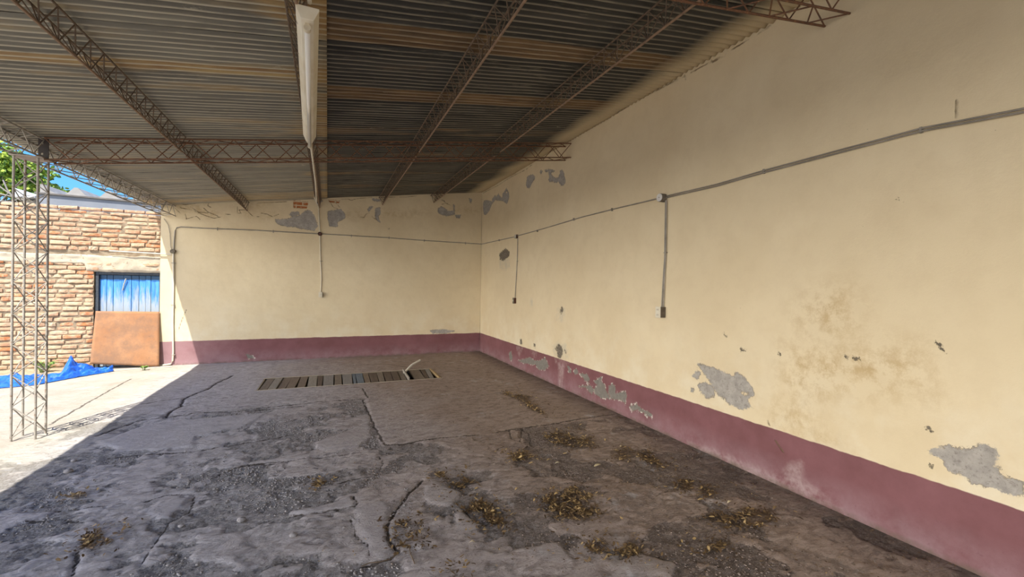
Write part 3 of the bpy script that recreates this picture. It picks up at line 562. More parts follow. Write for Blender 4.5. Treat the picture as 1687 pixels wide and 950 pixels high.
# ================================================================== TUBE LIGHT AND WIRING
enam = simple('yellowed_enamel', (.72, .66, .50), (.80, .75, .60), 5, .45, .5, 0, .05, c3=None)
em = Mat('chipped_enamel', .45, .5); c = em.mix(em.rng(em.noise(4, 4), .4, .7), (.88, .83, .68), (.76, .68, .50)); c = em.mix(em.rng(em.noise(9, 5, .7), .66, .70), c, (.12, .06, .03)); ENAM = em.done(c)
p0 = np.array((-.128, 2.77, 3.185)); p1 = np.array((-.20, 5.20, 3.165)); dv = p1-p0; Ln = float(np.linalg.norm(dv))
tl = empty('tube_light', tuple(p0), (math.asin(dv[2]/Ln), 0, -math.atan2(dv[0], dv[1]))); tag(tl, 'long cream batten tube light hanging under the roof joist', 'light')
MB().prism([(-.062, 0), (.062, 0), (.062, -.012), (.034, -.075), (-.034, -.075), (-.062, -.012)], 1, 0, Ln-.12).build('housing', ENAM, tl, .003)
m = MB(); k = 0; sec = [(-.062, 0), (.062, 0), (.062, -.012), (.034, -.075), (-.034, -.075), (-.062, -.012)]
for yy, s, oz in ((Ln-.12, 1, 0), (Ln, .55, -.02)):
    for a, z_ in sec: m.v.append((a*s, yy, z_*s+oz))
m.f += [tuple(range(6))[::-1], tuple(range(6, 12))]+[(i, (i+1) % 6, 6+(i+1) % 6, 6+i) for i in range(6)]
fix_normals(m.build('end_cap', ENAM, tl))
for yy in (.05, Ln-.04):
    h_ = MB().box((-.013, yy-.012, -.118), (.013, yy+.012, -.07)).build('tube_holder', simple('holder_plastic', (.62, .55, .40), (.5, .43, .3)), tl, .004)
    MB().tube([(0, yy-.016, -.102), (0, yy+.016, -.102)], .020, 14).build('holder_ring', simple('ring_plastic', (.7, .63, .48), (.62, .55, .4)), h_)
gl = Mat('tube_glass', .15, .6); MB().tube([(0, .06, -.102), (0, Ln-.05, -.102)], .0165, 16).build('tube', gl.done((.86, .84, .76)), tl, 0, True)['label'] = 'unlit white glass tube'
pvc = simple('grey_pvc', (.45, .42, .36), (.36, .33, .28), 6, .6, .3); cond = simple('grey_metal_conduit', (.33, .30, .255), (.22, .20, .165), 8, .6, .4)
whitep = simple('white_pvc', (.70, .65, .53), (.60, .55, .43), 5, .55, .35); brownp = simple('rusted_pipe', (.26, .13, .07), (.18, .10, .06), 10, .7)
tag(MB().tube([(-.150, -2, 3.235), (-.150, 2.80, 3.235)], .011, 8).build('conduit', brownp), 'rust brown pipe running to the near end of the tube light', 'conduit')
tag(MB().tube([(-.118, -2, 3.225), (-.118, 2.80, 3.225)], .012, 8).build('conduit', whitep), 'white pipe running to the near end of the tube light', 'conduit')
q = at(516, 318, 1, 9.75)
tag(MB().tube([(p1[0]+.01, 5.12, 3.11), (p1[0]+.01, 5.7, 3.11), (-.19, 7.2, 3.12), (-.215, 9.0, 3.13), (q[0], 9.72, q[2]+.01)], .012, 8).build('conduit', whitep), 'white pipe under the joist from the tube light to the end wall', 'conduit')
s0, s1 = at(516, 316, 1, 9.72), at(524, 337, 1, D-.02)
tag(MB().tube([s0, s0+(s1-s0)*.12, s1], [.045, .04, .014], 10).build('cable_gland', simple('white_sleeve', (.66, .64, .56), (.74, .72, .64))), 'white tapered sleeve where the pipe meets the end wall', 'cable sleeve')
bx_ = at(527, 385, 1, D-.02); jb = at(528, 485, 1, D-.02)
tag(MB().tube([s1-np.array((0, 0, .0)), at(525, 345, 1, D-.02), (bx_[0], D-.02, bx_[2])], .011, 8).build('conduit', whitep), 'short white pipe above the brown junction box', 'conduit')
def rodclip(mb, p, ax, s=.02):
    a = [s*.35]*3; a[ax] = .006; i = [j for j in range(3)]
    mb.box((p[0]-s*(1 if ax == 2 else .3)-.004, p[1]-s*(.3), p[2]-s*(1 if ax != 2 else .25)), (p[0]+s*(1 if ax == 2 else .3)+.004, p[1]+s*.3, p[2]+s*(1 if ax != 2 else .25))); return mb
def conduit(pts, r, mat, label, clips=(), wall='back'):
    root = empty('conduit', tuple(pts[0])); tag(root, label, 'conduit', 'surface wiring conduits')
    P_ = [np.array(p)-np.array(pts[0]) for p in pts]; MB().tube(P_, r, 8).build('pipe', mat, root)
    for c in clips:
        p = np.array(c)-np.array(pts[0])
        if wall == 'back': MB().box((p[0]-.005, p[1]-r-.002, p[2]-.028), (p[0]+.005, p[1]+.018, p[2]+.028)).build('clip', cond, root)
        elif wall == 'backv': MB().box((p[0]-.03, p[1]-r-.002, p[2]-.005), (p[0]+.03, p[1]+.018, p[2]+.005)).build('clip', cond, root)
        elif wall == 'right': MB().box((p[0]-r-.002, p[1]-.006, p[2]-.018), (p[0]+.018, p[1]+.006, p[2]+.018)).build('clip', cond, root)
        else: MB().box((p[0]-r-.002, p[1]-.02, p[2]-.004), (p[0]+.018, p[1]+.02, p[2]+.004)).build('clip', cond, root)
    return root
yb = D-.016; xr = W-.016
cp = lambda px, py: tuple(at(px, py, 1, yb)); rp = lambda px, py: tuple(at(px, py, 0, xr))
conduit([cp(527, 388), cp(528, 430), cp(529.5, 460), cp(528, 482)], .010, whitep, 'white pipe dropping from brown box to the switch on the end wall', [cp(529, 430)], 'backv')
conduit([cp(795, 402), cp(700, 396), cp(640, 391.5), cp(528, 385)], .0085, cond, 'dark conduit on the end wall from room corner to brown box', [cp(767, 400.5), cp(699, 396), cp(641, 391.5), cp(579, 388.5)])
lp = [cp(526, 385), cp(420, 379), cp(330, 375.5), cp(298, 373.5), cp(291, 375), cp(288.5, 380), cp(287, 395), cp(286, 412)]
conduit(lp, .010, cond, 'dark conduit on the end wall from brown box to the round box at left', [cp(450, 381), cp(358, 377)])
conduit([cp(285.5, 416), cp(286, 470), cp(285, 530), cp(285.5, 580), cp(284.5, 594), cp(281, 599.5), cp(262, 602)], .016, whitep, 'pale pipe running down the sunlit end of the wall to the ground', [cp(286, 433), cp(285, 502), cp(285.5, 584)], 'backv')
conduit([cp(270, 360), cp(277, 370), cp(280, 385), cp(281, 405), cp(284, 414)], .0045, cond, 'thin black cable looping from the eave to the round box')
conduit([tuple(at(180, 413, 1, D-.03)), tuple(at(240, 416.5, 1, D-.03)), tuple(at(282, 419, 1, D-.03))], .012, whitep, 'short pale pipe from the brick wall to the round box')
rpts = [rp(793, 402), rp(820, 396), rp(852, 389)]
conduit(rpts, .0075, cond, 'dark conduit on the long wall from room corner to the square box', [rp(822, 395.5)], 'right')
conduit([rp(852, 388.5), rp(900, 375), rp(960, 357), rp(1020, 342), rp(1092, 325)], .0075, cond, 'dark conduit on the long wall between square box and round white box', [rp(885, 380), rp(945, 361), rp(1008, 345)], 'right')
for dz_, lab in ((.009, 'upper of two parallel conduits right of the round white box'), (-.009, 'lower of two parallel conduits right of the round white box')):
    pts = [np.array(rp(a, b_))+np.array((0, 0, dz_)) for a, b_ in ((1098, 324), (1180, 305), (1256, 283), (1380, 250), (1520, 213), (1687, 181.5))]
    d_ = pts[-1]-pts[-2]; pts.append(pts[-1]+d_*1.2); conduit([tuple(p) for p in pts], .006, cond, lab, [rp(1258, 282), rp(1517, 214)] if dz_ > 0 else (), 'right')
conduit([rp(853, 392), rp(852, 430), rp(850, 465), rp(848.5, 492)], .0075, cond, 'dark conduit dropping from the square box to the small switch', [rp(852, 430)], 'rightv')
for o_, lab in ((.006, 'farther of the twin pipes down from the round white box'), (-.011, 'nearer of the twin pipes down from the round white box')):
    pts = [np.array(rp(a, b_))+np.array((0, o_*k_, 0)) for a, b_, k_ in ((1097, 330, .8), (1096.5, 370, .8), (1095.5, 425, .8), (1093, 465, 1.1), (1091, 508, 1.6))]
    conduit([tuple(p) for p in pts], .0065, cond, lab, [rp(1096, 416)] if o_ > 0 else (), 'rightv')
def round_box(p, r, d, mat, axis, label, cap=None):
    o = empty('junction_box', p); tag(o, label, 'junction box', 'junction boxes on the walls')
    v = np.array((0, -1, 0)) if axis == 1 else np.array((-1, 0, 0))
    MB().tube([-v*.014, v*d], r, 20).build('body', mat, o, .002); MB().tube([v*d, v*(d+.008)], r*.93, 20).build('lid', cap or mat, o, .002); MB().tube([v*(d+.008), v*(d+.011)], r*.13, 8).build('screw', cond, o)
darkb = simple('dark_bakelite', (.085, .03, .018), (.05, .022, .015), 20, .5, .4)
round_box((bx_[0], D-.014, bx_[2]), .042, .022, darkb, 1, 'round dark brown junction box in the middle of the end wall')
c = at(285, 414, 1, D-.016); round_box((c[0], D-.014, c[2]), .042, .03, simple('dark_grey_box', (.13, .11, .08), (.2, .17, .12)), 1, 'round dark grey junction box near the left edge of the end wall')
c = at(1091, 325, 0, W-.05); round_box((W-.014, c[1]+.02, c[2]), .046, .055, simple('dark_box_side', (.12, .10, .08), (.18, .15, .11)), 0, 'round junction box with white lid on the long wall', simple('white_lid', (.72, .71, .68), (.65, .63, .6)))
def plate_box(p, sy, sz, d, wall, label, body, face, sockets=0):
    o = empty('switch_box' if not sockets else 'socket_outlet', p); tag(o, label, 'switch' if not sockets else 'socket')
    def bx3(a, b_):
        (u0, z0, d0), (u1, z1, d1) = a, b_
        return ((u0, -d1, z0), (u1, -d0, z1)) if wall == 1 else ((-d1, u0, z0), (-d0, u1, z1))
    MB().box(*bx3((-sy, -sz, -.014), (sy, sz, d))).build('body', body, o, .003); pl = MB().box(*bx3((-sy*1.08, -sz*1.06, d), (sy*1.08, sz*1.06, d+.006))).build('face_plate', face, o, .002)
    if not sockets: MB().box(*bx3((-sy*.35, -sz*.3, d+.006), (sy*.35, sz*.3, d+.013))).build('toggle', whitep, o, .002)
    for i in range(sockets):
        zc = (-.5+i)*sz; m = MB().box(*bx3((-sy*.5, zc-sz*.28, d+.005), (sy*.5, zc+sz*.28, d+.009)))
        s_ = m.build('socket', face, o, .001); mm = MB()
        for e_ in (-1, 1): mm.box(*bx3((e_*sy*.25-.002, zc-.008, d+.006), (e_*sy*.25+.002, zc+.008, d+.0096)))
        mm.build('pin_slots', darkb, s_)
wplate = simple('ivory_plate', (.72, .68, .56), (.66, .6, .47), 8, .5)
plate_box((jb[0], D-.014, jb[2]), .034, .052, .045, 1, 'small ivory switch box on the end wall below the brown box', simple('box_brown', (.2, .15, .1), (.3, .24, .17)), wplate)
c = at(848, 495, 0, W-.02); plate_box((W-.014, c[1], c[2]), .03, .055, .035, 0, 'small dark switch box on the long wall below the square box', darkb, simple('dim_plate', (.13, .11, .08), (.2, .17, .12)))
c = at(1086, 514, 0, W-.06); plate_box((W-.014, c[1], c[2]), .036, .058, .06, 0, 'ivory double socket outlet on the long wall below the round box', simple('box_dark', (.09, .07, .05), (.14, .11, .08)), wplate, 2)
c = at(851, 389.5, 0, W-.02); plate_box((W-.014, c[1], c[2]), .035, .035, .03, 0, 'square dark junction box with pale cover where the conduit drops', darkb, pvc); 
# ================================================================== PIT BOARDS
PL = [(-.926,-.815,-.901,-.788),(-.806,-.695,-.779,-.669),(-.683,-.573,-.656,-.530),(-.565,-.441,-.530,-.408),(-.417,-.303,-.399,-.284),(-.271,-.138,-.270,-.144),(-.130,-.061,-.139,-.048),(-.049,0.104,-.043,0.119),(0.117,0.230,0.133,0.241),(0.244,0.389,0.255,0.411),(0.401,0.450,0.420,0.471),(0.462,0.570,0.477,0.587),(0.580,0.665,0.592,0.687),(0.675,0.791,0.697,0.828),(0.800,0.888,0.836,0.936),(0.898,1.022,0.948,1.069),(1.030,1.143,1.081,1.198),(1.153,1.250,1.210,1.285),(1.373,1.553,1.419,1.602),(1.559,1.620,1.632,1.700),(1.628,1.704,1.713,1.790)]
def wood(name, c1, c2):
    m = Mat(name, .85, .2); n = m.noise(1, 6, .7, (45, 4, 10)); col = m.mix(m.rng(n, .35, .65), c1, c2); col = m.mix(m.rng(m.noise(9, 4, .7), .6, .75, 0, .5), col, (.09, .07, .055)); m.bump(n, .6, .006); return m.done(col)
TONES = {'grey brown': wood('wood_greybrown', (.19, .155, .12), (.25, .205, .16)), 'pale': wood('wood_pale', (.28, .25, .205), (.35, .315, .265)), 'light grey': wood('wood_lightgrey', (.235, .215, .195), (.29, .27, .25)), 'brown': wood('wood_brown', (.20, .155, .115), (.255, .20, .15)), 'dark brown': wood('wood_dark', (.12, .09, .068), (.17, .13, .10)), 'blue tinged grey': wood('wood_blue', (.15, .175, .20), (.20, .225, .25))}
tn = ['grey brown', 'pale', 'brown', 'brown', 'brown', 'pale', 'dark brown', 'light grey', 'grey brown', 'light grey', 'blue tinged grey', 'blue tinged grey', 'brown', 'dark brown', 'grey brown', 'dark brown', 'dark brown', 'grey brown', 'grey brown', 'dark brown', 'light grey']
for i, (a, b_, c, d_) in enumerate(PL):
    z0 = -.034+random.uniform(0, .006); th = random.uniform(.026, .036); f0 = PY0+.012+random.uniform(0, .03); f1 = PY1-.012-random.uniform(0, .02); m = MB()
    tz = random.uniform(-.003, .003)
    for z in (0, th):
        for x, y in ((a+.003, f0), (b_-.003, f0+random.uniform(-.006, .006)), (d_, f1), (c, f1+random.uniform(-.006, .006))): m.v.append((x, y, z0+z+(tz if x in (b_, d_) else 0)))
    for f in ((0, 3, 2, 1), (4, 5, 6, 7), (0, 1, 5, 4), (1, 2, 6, 5), (2, 3, 7, 6), (3, 0, 4, 7)): m.f.append(f)
    o = m.build('plank', TONES[tn[i]], None, .003)
    pos = ['first', 'second', 'third', 'fourth', 'fifth', 'sixth', 'seventh', 'eighth', 'ninth', 'tenth', 'eleventh', 'twelfth', 'thirteenth', 'fourteenth', 'fifteenth', 'sixteenth', 'seventeenth', 'eighteenth', 'nineteenth', 'twentieth', 'twenty-first'][i]
    tag(o, '%s wooden board over the floor pit, %s board from the left end' % (tn[i], pos), 'board', 'boards over the floor pit')
def slant(name, pts, w, h, mat, label, cat):
    m = MB(); p, q = map(np.array, pts); t = q-p; t[2] = 0; t /= np.linalg.norm(t); n = np.array((-t[1], t[0], 0))*w/2
    for z in (0, h):
        for r in (p-n, p+n, q+n, q-n): m.v.append(tuple(r+np.array((0, 0, z))))
    for f in ((0, 3, 2, 1), (4, 5, 6, 7), (0, 1, 5, 4), (1, 2, 6, 5), (2, 3, 7, 6), (3, 0, 4, 7)): m.f.append(f)
    return tag(fix_normals(m.build(name, mat, None, .002)), label, cat)
slant('batten', [(1.275, PY0+.02, -.034), (1.305, PY1-.02, -.034)], .022, .075, TONES['pale'], 'pale thin board standing on edge beside the open gap in the pit', 'board')
slant('batten', [(1.80, PY0+.03, -.034), (1.81, PY1-.03, -.034)], .03, .045, wood('wood_yellow', (.40, .28, .14), (.5, .37, .2)), 'yellowish batten at the right end of the floor pit', 'board')
slant('batten', [(PX0+.01, PY0+.02, -.034), (PX0+.012, PY1-.02, -.034)], .014, .036, wood('wood_edge', (.42, .36, .27), (.5, .43, .33)), 'pale thin batten at the left end of the floor pit', 'board')
yel = wood('wood_edge2', (.40, .34, .26), (.48, .41, .31))
tag(MB().box((PX0-.02, PY0-.014, -.01), (PX1+.01, PY0-.001, .005)).build('edge_strip', yel, None, .002), 'long pale wooden strip along the near edge of the floor pit', 'edge strip')
tag(MB().box((PX0-.01, PY1+.001, -.01), (PX1+.0, PY1+.012, .004)).build('edge_strip', yel, None, .002), 'thin wooden strip along the far edge of the floor pit', 'edge strip')
a = at(668, 611.5, 1, 7.98); b_ = at(692, 593, 1, 8.22); mid = (a+b_)/2+np.array((-.02, 0, .018))
tag(MB().tube([a+(a-mid)*.25, a, mid, b_], .019, 10).build('bent_pipe', simple('offwhite_pipe', (.62, .58, .48), (.7, .66, .56), 12, .6)), 'off-white bent pipe sticking up out of the gap in the pit boards', 'pipe')
# ================================================================== YARD OBJECTS
# rusty sheet leaning over the door
rs = Mat('rust_plate', .85, .25); c = rs.mix(rs.rng(rs.noise(2.5, 5, .6), .35, .65), (.36, .175, .085), (.43, .23, .12)); c = rs.mix(rs.math('MULTIPLY', rs.rng(rs.noise(3.3, 6, .75), .45, .6), .6), c, (.23, .145, .10)); c = rs.mix(rs.rng(rs.noise(25, 5, .7), .6, .75, 0, .6), c, (.19, .09, .05)); rs.bump(rs.noise(20, 4), .3, .005); RS = rs.done(c)
q = [at(148, 601, 1, 9.93), at(262, 605.5, 1, 9.93), at(263, 515, 1, 10.02), at(157.5, 514, 1, 10.02)]
nu, nv = 24, 24; s_, t_ = np.meshgrid(np.linspace(0, 1, nu), np.linspace(0, 1, nv), indexing='ij'); s3, t3 = s_[..., None], t_[..., None]
P = (q[0]*(1-s3)+q[1]*s3)*(1-t3)+(q[3]*(1-s3)+q[2]*s3)*t3; P[..., 1] += .006*fbm(s_*3, t_*3, 2, 5)
P[..., 2] -= P[..., 2].min()-.002
o = gridmesh('metal_sheet', P, RS); o.modifiers.new('s', 'SOLIDIFY').thickness = .004; tag(o, 'rusty flat metal sheet leaning against the blue door', 'metal sheet')
# blue tarpaulin
tm = Mat('blue_tarp', .45, .4); c = tm.mix(tm.rng(tm.noise(8, 4), .35, .65), (.012, .10, .55), (.02, .17, .72)); tm.bump(tm.noise(25, 5, .6), .5, .02); TARP = tm.done(c)
Fp = [at(-60, 652, 2, 0), at(0, 640, 2, 0), at(60, 634.5, 2, 0), at(110, 625, 2, 0), at(150, 618, 2, 0), at(187, 612, 2, 0)]
Bp = [at(-60, 632, 2, 0), at(0, 623, 2, 0), at(60, 620.5, 2, 0), at(112, 617, 2, 0), at(150, 612.5, 2, 0), at(185, 610.5, 2, 0)]
nu, nv = 150, 44; us = np.linspace(0, 5, nu); ii = np.minimum(us.astype(int), 4); fr = (us-ii)[:, None]
Fp, Bp = np.array(Fp), np.array(Bp); FF = Fp[ii]*(1-fr)+Fp[ii+1]*fr; BB = Bp[ii]*(1-fr)+Bp[ii+1]*fr
vs = np.linspace(0, 1, nv)[None, :, None]; P = FF[:, None, :]*(1-vs)+BB[:, None, :]*vs
uu = us[:, None]; vv = vs[..., 0]; edge = np.minimum(1, np.minimum(vv, 1-vv)*6)*np.ones((nu, 1))
fold = np.abs(fbm(uu*1.5+vv*1.2, vv*5+uu*.3, 3, 15))
P[..., 2] = .012+(.11*fold+.03*np.sin(vv*17+uu*2)**2)*edge
pk = np.exp(-((uu-3.12)/.20)**2)*sstep(.0, .75, vv)*.24+np.exp(-((uu-3.65)/.42)**2)*.13*sstep(0, .6, vv)*(1-sstep(.85, 1, vv)*.3)
pk *= .85; P[..., 2] += pk; P[..., 1] += .25*pk; P[..., 0] -= .1*pk; P[..., 0] += .015*fbm(uu*3, vv*6, 2, 17)
o = gridmesh('tarpaulin', P, TARP); o.modifiers.new('s', 'SOLIDIFY').thickness = .004; tag(o, 'crumpled blue tarpaulin lying along the foot of the brick wall', 'tarpaulin')
# soil strip under the bricks
xs = np.linspace(-9, -3.95, 160); ys = np.linspace(0, 1, 12); XX, TT = np.meshgrid(xs, ys, indexing='ij'); YY = 9.45+TT*(D+.06-9.45)+.03*pn(XX*3, TT, 3)*(1-TT)
ZZ = -.012+.045*sstep(0, .5, TT)+.02*fbm(XX*5, YY*5, 3, 7)
tag(gridmesh('soil', np.stack([XX, YY, ZZ], -1), simple('dry_soil', (.33, .26, .17), (.45, .37, .25), 14, .97, .1, bump=1, c3=(.22, .17, .1)), flip=False), 'dry soil strip along the foot of the brick wall', 'soil', kind='stuff')
def leafmat(name, a, b_, tr_=.25):
    m = Mat(name, .6, .3); m.b.inputs['Subsurface Weight'].default_value = 0
    return m.done(m.mix(m.rng(m.noise(3.5, 3), .4, .6), a, b_))
weedm = leafmat('weed_leaf', (.16, .30, .06), (.28, .42, .11))
def leafquad(mb, p, d, n, L, w):
    p, d, n = map(np.array, (p, d, n)); d = d/np.linalg.norm(d); s = np.cross(d, n); s /= np.linalg.norm(s)+1e-9; n = np.cross(s, d); k = len(mb.v)
    cup = random.uniform(-.1, .3)*L
    for a, b_, c in ((0, 0, 0), (.35, .5, cup*.5), (.75, .42, cup), (1, 0, cup*.6), (.75, -.42, cup), (.35, -.5, cup*.5)): mb.v.append(tuple(p+d*L*a+s*w*b_+n*c))
    mb.f += [(k, k+1, k+5), (k+1, k+2, k+4, k+5), (k+2, k+3, k+4)]
def weed(x, y, r, h, n, label):
    root = empty('weed', (x, y, .02)); tag(root, label, 'weed', 'green weeds in the yard'); st = MB(); lf = MB()
    for i in range(n):
        an = random.uniform(0, 6.28); rr = r*math.sqrt(random.random()); hh = h*random.uniform(.4, 1); tip = np.array((rr*math.cos(an), rr*.6*math.sin(an), hh)); st.tube([(tip[0]*.2, tip[1]*.2, -.03), tip*.6+np.array((0, 0, .02)), tip], .0025, 4)
        for j in range(4):
            a2 = random.uniform(0, 6.28); leafquad(lf, tip*random.uniform(.6, 1), (math.cos(a2), math.sin(a2), random.uniform(-.1, .6)), (0, 0, 1), random.uniform(.03, .06), random.uniform(.02, .04))
    st.build('stems', weedm, root); lf.build('leaves', weedm, root)
weed(-4.35, 9.72, .18, .22, 34, 'green leafy weed behind the tower post at the brick wall'); weed(-3.98, 9.80, .10, .12, 16, 'small green weed at the brick wall beside the raised tarpaulin'); weed(-2.98, 9.62, .06, .05, 9, 'tiny green weed growing at the foot of the rusty sheet')
o = MB().tube([tuple(at(183, 611, 2, .008)), tuple(at(215, 608, 2, .008)), tuple(at(250, 605, 2, .008)), tuple(at(283, 603.5, 2, .008))], .008, 6).build('pipe', whitep); tag(o, 'thin pale pipe lying on the ground before the rusty sheet', 'pipe')
yo = at(118, 700, 2, .004); 
# neighbouring building behind the wall
nbm = simple('blue_grey_render', (.22, .24, .27), (.27, .285, .31), 2, .9, .15, bump=.1)
nbd = empty('neighbour_building', (-5, 13.2, 0)); tag(nbd, 'blue-grey rendered building behind the brick wall with a ridged sheet roof', 'building')
lz = at(60, 318, 1, 13.2); rz = at(265, 336, 1, 13.2); x0, x1 = lz[0]+5, 3.0
zt = lambda x: lz[2]+(rz[2]-lz[2])*((x+5-5)-x0)/((rz[0]+5)-x0)
MB().prism([(x0, 0), (x1, 0), (x1, zt(x1)), (x0, zt(x0))], 1, 0, .25).build('wall', nbm, nbd)
MB().prism([(x0-.02, zt(x0)-.01), (x1, zt(x1)-.01), (x1, zt(x1)+.025), (x0-.02, zt(x0)+.025)], 1, -.04, .25).build('coping', simple('dark_coping', (.13, .12, .11), (.2, .18, .16), 5), nbd)
fib = simple('fibre_cement', (.30, .285, .265), (.38, .365, .34), 5, .9, .1, bump=.2); m = MB()
pk = [at(71, 306, 1, 13.35), at(129.5, 314, 1, 13.35), at(182.6, 318, 1, 13.35), at(232, 322.5, 1, 13.35)]
step = (pk[3][0]-pk[0][0])/3; prof = []
for i in range(-1, 9):
    xp = pk[0][0]+step*i+5; zp = pk[0][2]+(pk[3][2]-pk[0][2])/3*i; zp += .03; prof += [(xp-.25, zp-.20), (xp-.16, zp-.15), (xp-.03, zp), (xp+.03, zp), (xp+.16, zp-.15), (xp+.25, zp-.20)]
prof = [(a, b_) for a, b_ in prof if a > x0+.0]; lo_ = [(prof[-1][0], prof[-1][1]-.3), (prof[0][0], prof[0][1]-.3)]
fix_normals(MB().prism(prof+lo_, 1, .1, 3.5).build('ridged_roof', fib, nbd))
sh = empty('shed', (-8.6, 15, 0)); tag(sh, 'shed with a pale sloping roof behind the brick wall at the far left', 'building')
a = at(20, 308, 1, 14.6); c = at(58, 322, 1, 14.6)
MB().prism([(a[0]+8.6, a[2]), (c[0]+8.6, c[2]), (c[0]+8.6, c[2]-.04), (a[0]+8.6, a[2]-.25)], 1, -.4, 2.5).build('roof', simple('pale_blue_roof', (.62, .68, .74), (.7, .75, .8), 4, .6), sh)
MB().box((a[0]+8.7, -.2, 0), (c[0]+8.5, 2.3, c[2]-.1)).build('wall', plain, sh)
# trees
def tree(name, base, crowns, nleaf, L, label, mats, bare=()):
    root = empty(name, base); tag(root, label, 'tree', 'trees beyond the brick wall'); tr_ = MB(); top = np.array(crowns[0][0])-np.array(base)
    bark = simple('bark', (.16, .125, .09), (.24, .2, .15), 12, .9, bump=.5)
    trunk = [(0, 0, 0), tuple(top*.35+np.array((.1, 0, 0))), tuple(top*.7)]; tr_.tube(trunk, [.16, .12, .08], 8)
    for c, r in crowns:
        c = np.array(c)-np.array(base)
        for i in range(7):
            d = rng.normal(size=3); d /= np.linalg.norm(d); e = c+d*np.array(r)*.8; m_ = (top*.6+e)/2+rng.normal(size=3)*.15; tr_.tube([tuple(top*.6), tuple(m_), tuple(e)], [.05, .03, .012], 5)
    tr_.build('trunk', bark, root)
    for q in range(2):
        lf = MB()
        for i in range(nleaf//2):
            c, r = crowns[rng.integers(len(crowns))]; d = rng.normal(size=3); d /= np.linalg.norm(d); p = np.array(c)-np.array(base)+d*np.array(r)*(rng.random()**.45)*(1+.25*math.sin(d[0]*9+d[2]*7))
            leafquad(lf, p, rng.normal(size=3)+np.array((0, 0, -.3)), rng.normal(size=3), L*random.uniform(.7, 1.3), L*.6)
        lf.build('foliage', mats[q], root)
    if bare:
        m_ = MB()
        for s in bare: m_.tube([tuple(np.array(p)-np.array(base)) for p in s], [.016]*(len(s)-1)+[.008], 5)
        m_.build('bare_branch', simple('dead_branch', (.25, .23, .2), (.33, .3, .27), 10), root)
g1 = leafmat('leaf_yellow_green', (.22, .33, .035), (.36, .46, .06)); g2 = leafmat('leaf_deep', (.10, .18, .03), (.17, .27, .045))  # yellow-green and deep green leaves, mixed at random
cr = [(tuple(at(-10, 272, 1, 17)), (1.1, .9, .65)), (tuple(at(14, 280, 1, 17)), (.75, .8, .55)), (tuple(at(28, 303, 1, 17)), (.85, .8, .42)), (tuple(at(-60, 280, 1, 17)), (1.4, 1, .9)), (tuple(at(48, 312, 1, 17)), (.4, .5, .25))]
def br(pts, y): return [tuple(at(a, b_, 1, y)) for a, b_ in pts]
tree('tree', (-10.2, 17, -.1), cr, 9000, .13, 'bright green leafy tree above the brick wall at far left', (g1, g2), [br([(-10, 300), (20, 322), (60, 340)], 14.2), br([(-5, 318), (25, 325), (50, 322)], 14.2), br([(0, 334), (14, 318), (34, 330), (62, 322)], 14.2), br([(5, 296), (12, 312), (30, 335)], 14.2), br([(-8, 330), (20, 333), (40, 322)], 14.2)])
tree('tree', (-6.3, 18, -.1), [(tuple(at(94, 318.5, 1, 18)), (.28, .3, .10)), (tuple(at(113, 322, 1, 18)), (.2, .2, .12))], 500, .10, 'green treetop just showing over the ridged roof', (g1, g2))
# ================================================================== LITTER AND STONES
lit1 = leafmat('dead_leaf_brown', (.15, .095, .045), (.23, .15, .07)); lit2 = leafmat('dead_leaf_tan', (.40, .27, .11), (.50, .36, .17)); lit3 = leafmat('dead_leaf_dark', (.07, .042, .022), (.11, .065, .03))
def put_leaves(name, pts, label, Lr=(.018, .045), pile=.02, tan=.22):
    me = bpy.data.meshes.new(name); mb = MB(); mi = []
    for (x, y) in pts:
        z = float(floor_z(np.array(x), np.array(y)))+.003+pile*random.random()**2; an = random.uniform(0, 6.28); L = random.uniform(*Lr)
        f0 = len(mb.f); leafquad(mb, (x, y, z), (math.cos(an), math.sin(an), random.uniform(-.1, .3)), (random.uniform(-.5, .5), random.uniform(-.5, .5), 1), L, L*random.uniform(.2, .42)); c = random.random(); mi += [1 if c < tan else (2 if c < .6 else 0)]*(len(mb.f)-f0)
    me.from_pydata([tuple(map(float, v)) for v in mb.v], [], mb.f); o = link(name, me, lit1); me.materials.append(lit2); me.materials.append(lit3); me.polygons.foreach_set('material_index', mi); me.update()
    tag(o, label, 'leaf litter', kind='stuff'); return o
wh = ['dark leaf clump in the left foreground', 'small leaf patch at the far left foreground', 'small dark leaf clump in the middle foreground', 'leaf litter above the smooth concrete flake', 'large leaf clump right of the smooth concrete flake', 'thin line of leaves in the forked crack', 'leaf tuft at the fork of the crack', 'golden leaf litter on the sound slab near the long wall', 'brown leaf litter at the edge of the sound slab', 'leaf clump in the middle of the rough floor', 'largest leaf heap on the rough floor', 'leaf tuft at the bottom edge', 'dark leaf litter near the bottom right', 'leaf litter trail near the long wall', 'leaf clump beside the smooth mound near the long wall', 'sparse leaf litter at the lower right', 'thin leaf litter at the bottom right', 'small leaf group by the purple band', 'tiny leaf clump at the bottom centre', 'leaf scraps beside the white curled leaf']
for (c, p, n), lab in zip(LITTER, wh):
    poly = curve_px(c, p); a = np.array(poly); pts = []; mn, mx = a.min(0), a.max(0)
    while len(pts) < n:
        q = mn-.08+rng.random(2)*(mx-mn+.16)
        nz = float(pn(np.array(q[0]*14.), np.array(q[1]*14.), 77))+.5*float(pn(np.array(q[0]*33.), np.array(q[1]*33.), 78))
        if (inside(np.array([q[0]]), np.array([q[1]]), poly)[0] and nz > .04+.25*(random.random()-.5)) or random.random() < .035: pts.append((q[0], min(q[1], D)) if q[0] < W-.03 else (W-.05, q[1]))
    far_ = a[:, 1].mean() > 3.6
    put_leaves('leaf_litter', pts, 'dry '+lab if not lab.startswith('dark') else lab, (.016, .042) if not far_ else (.02, .05), .018, .16 if not far_ else .3)
pts = []
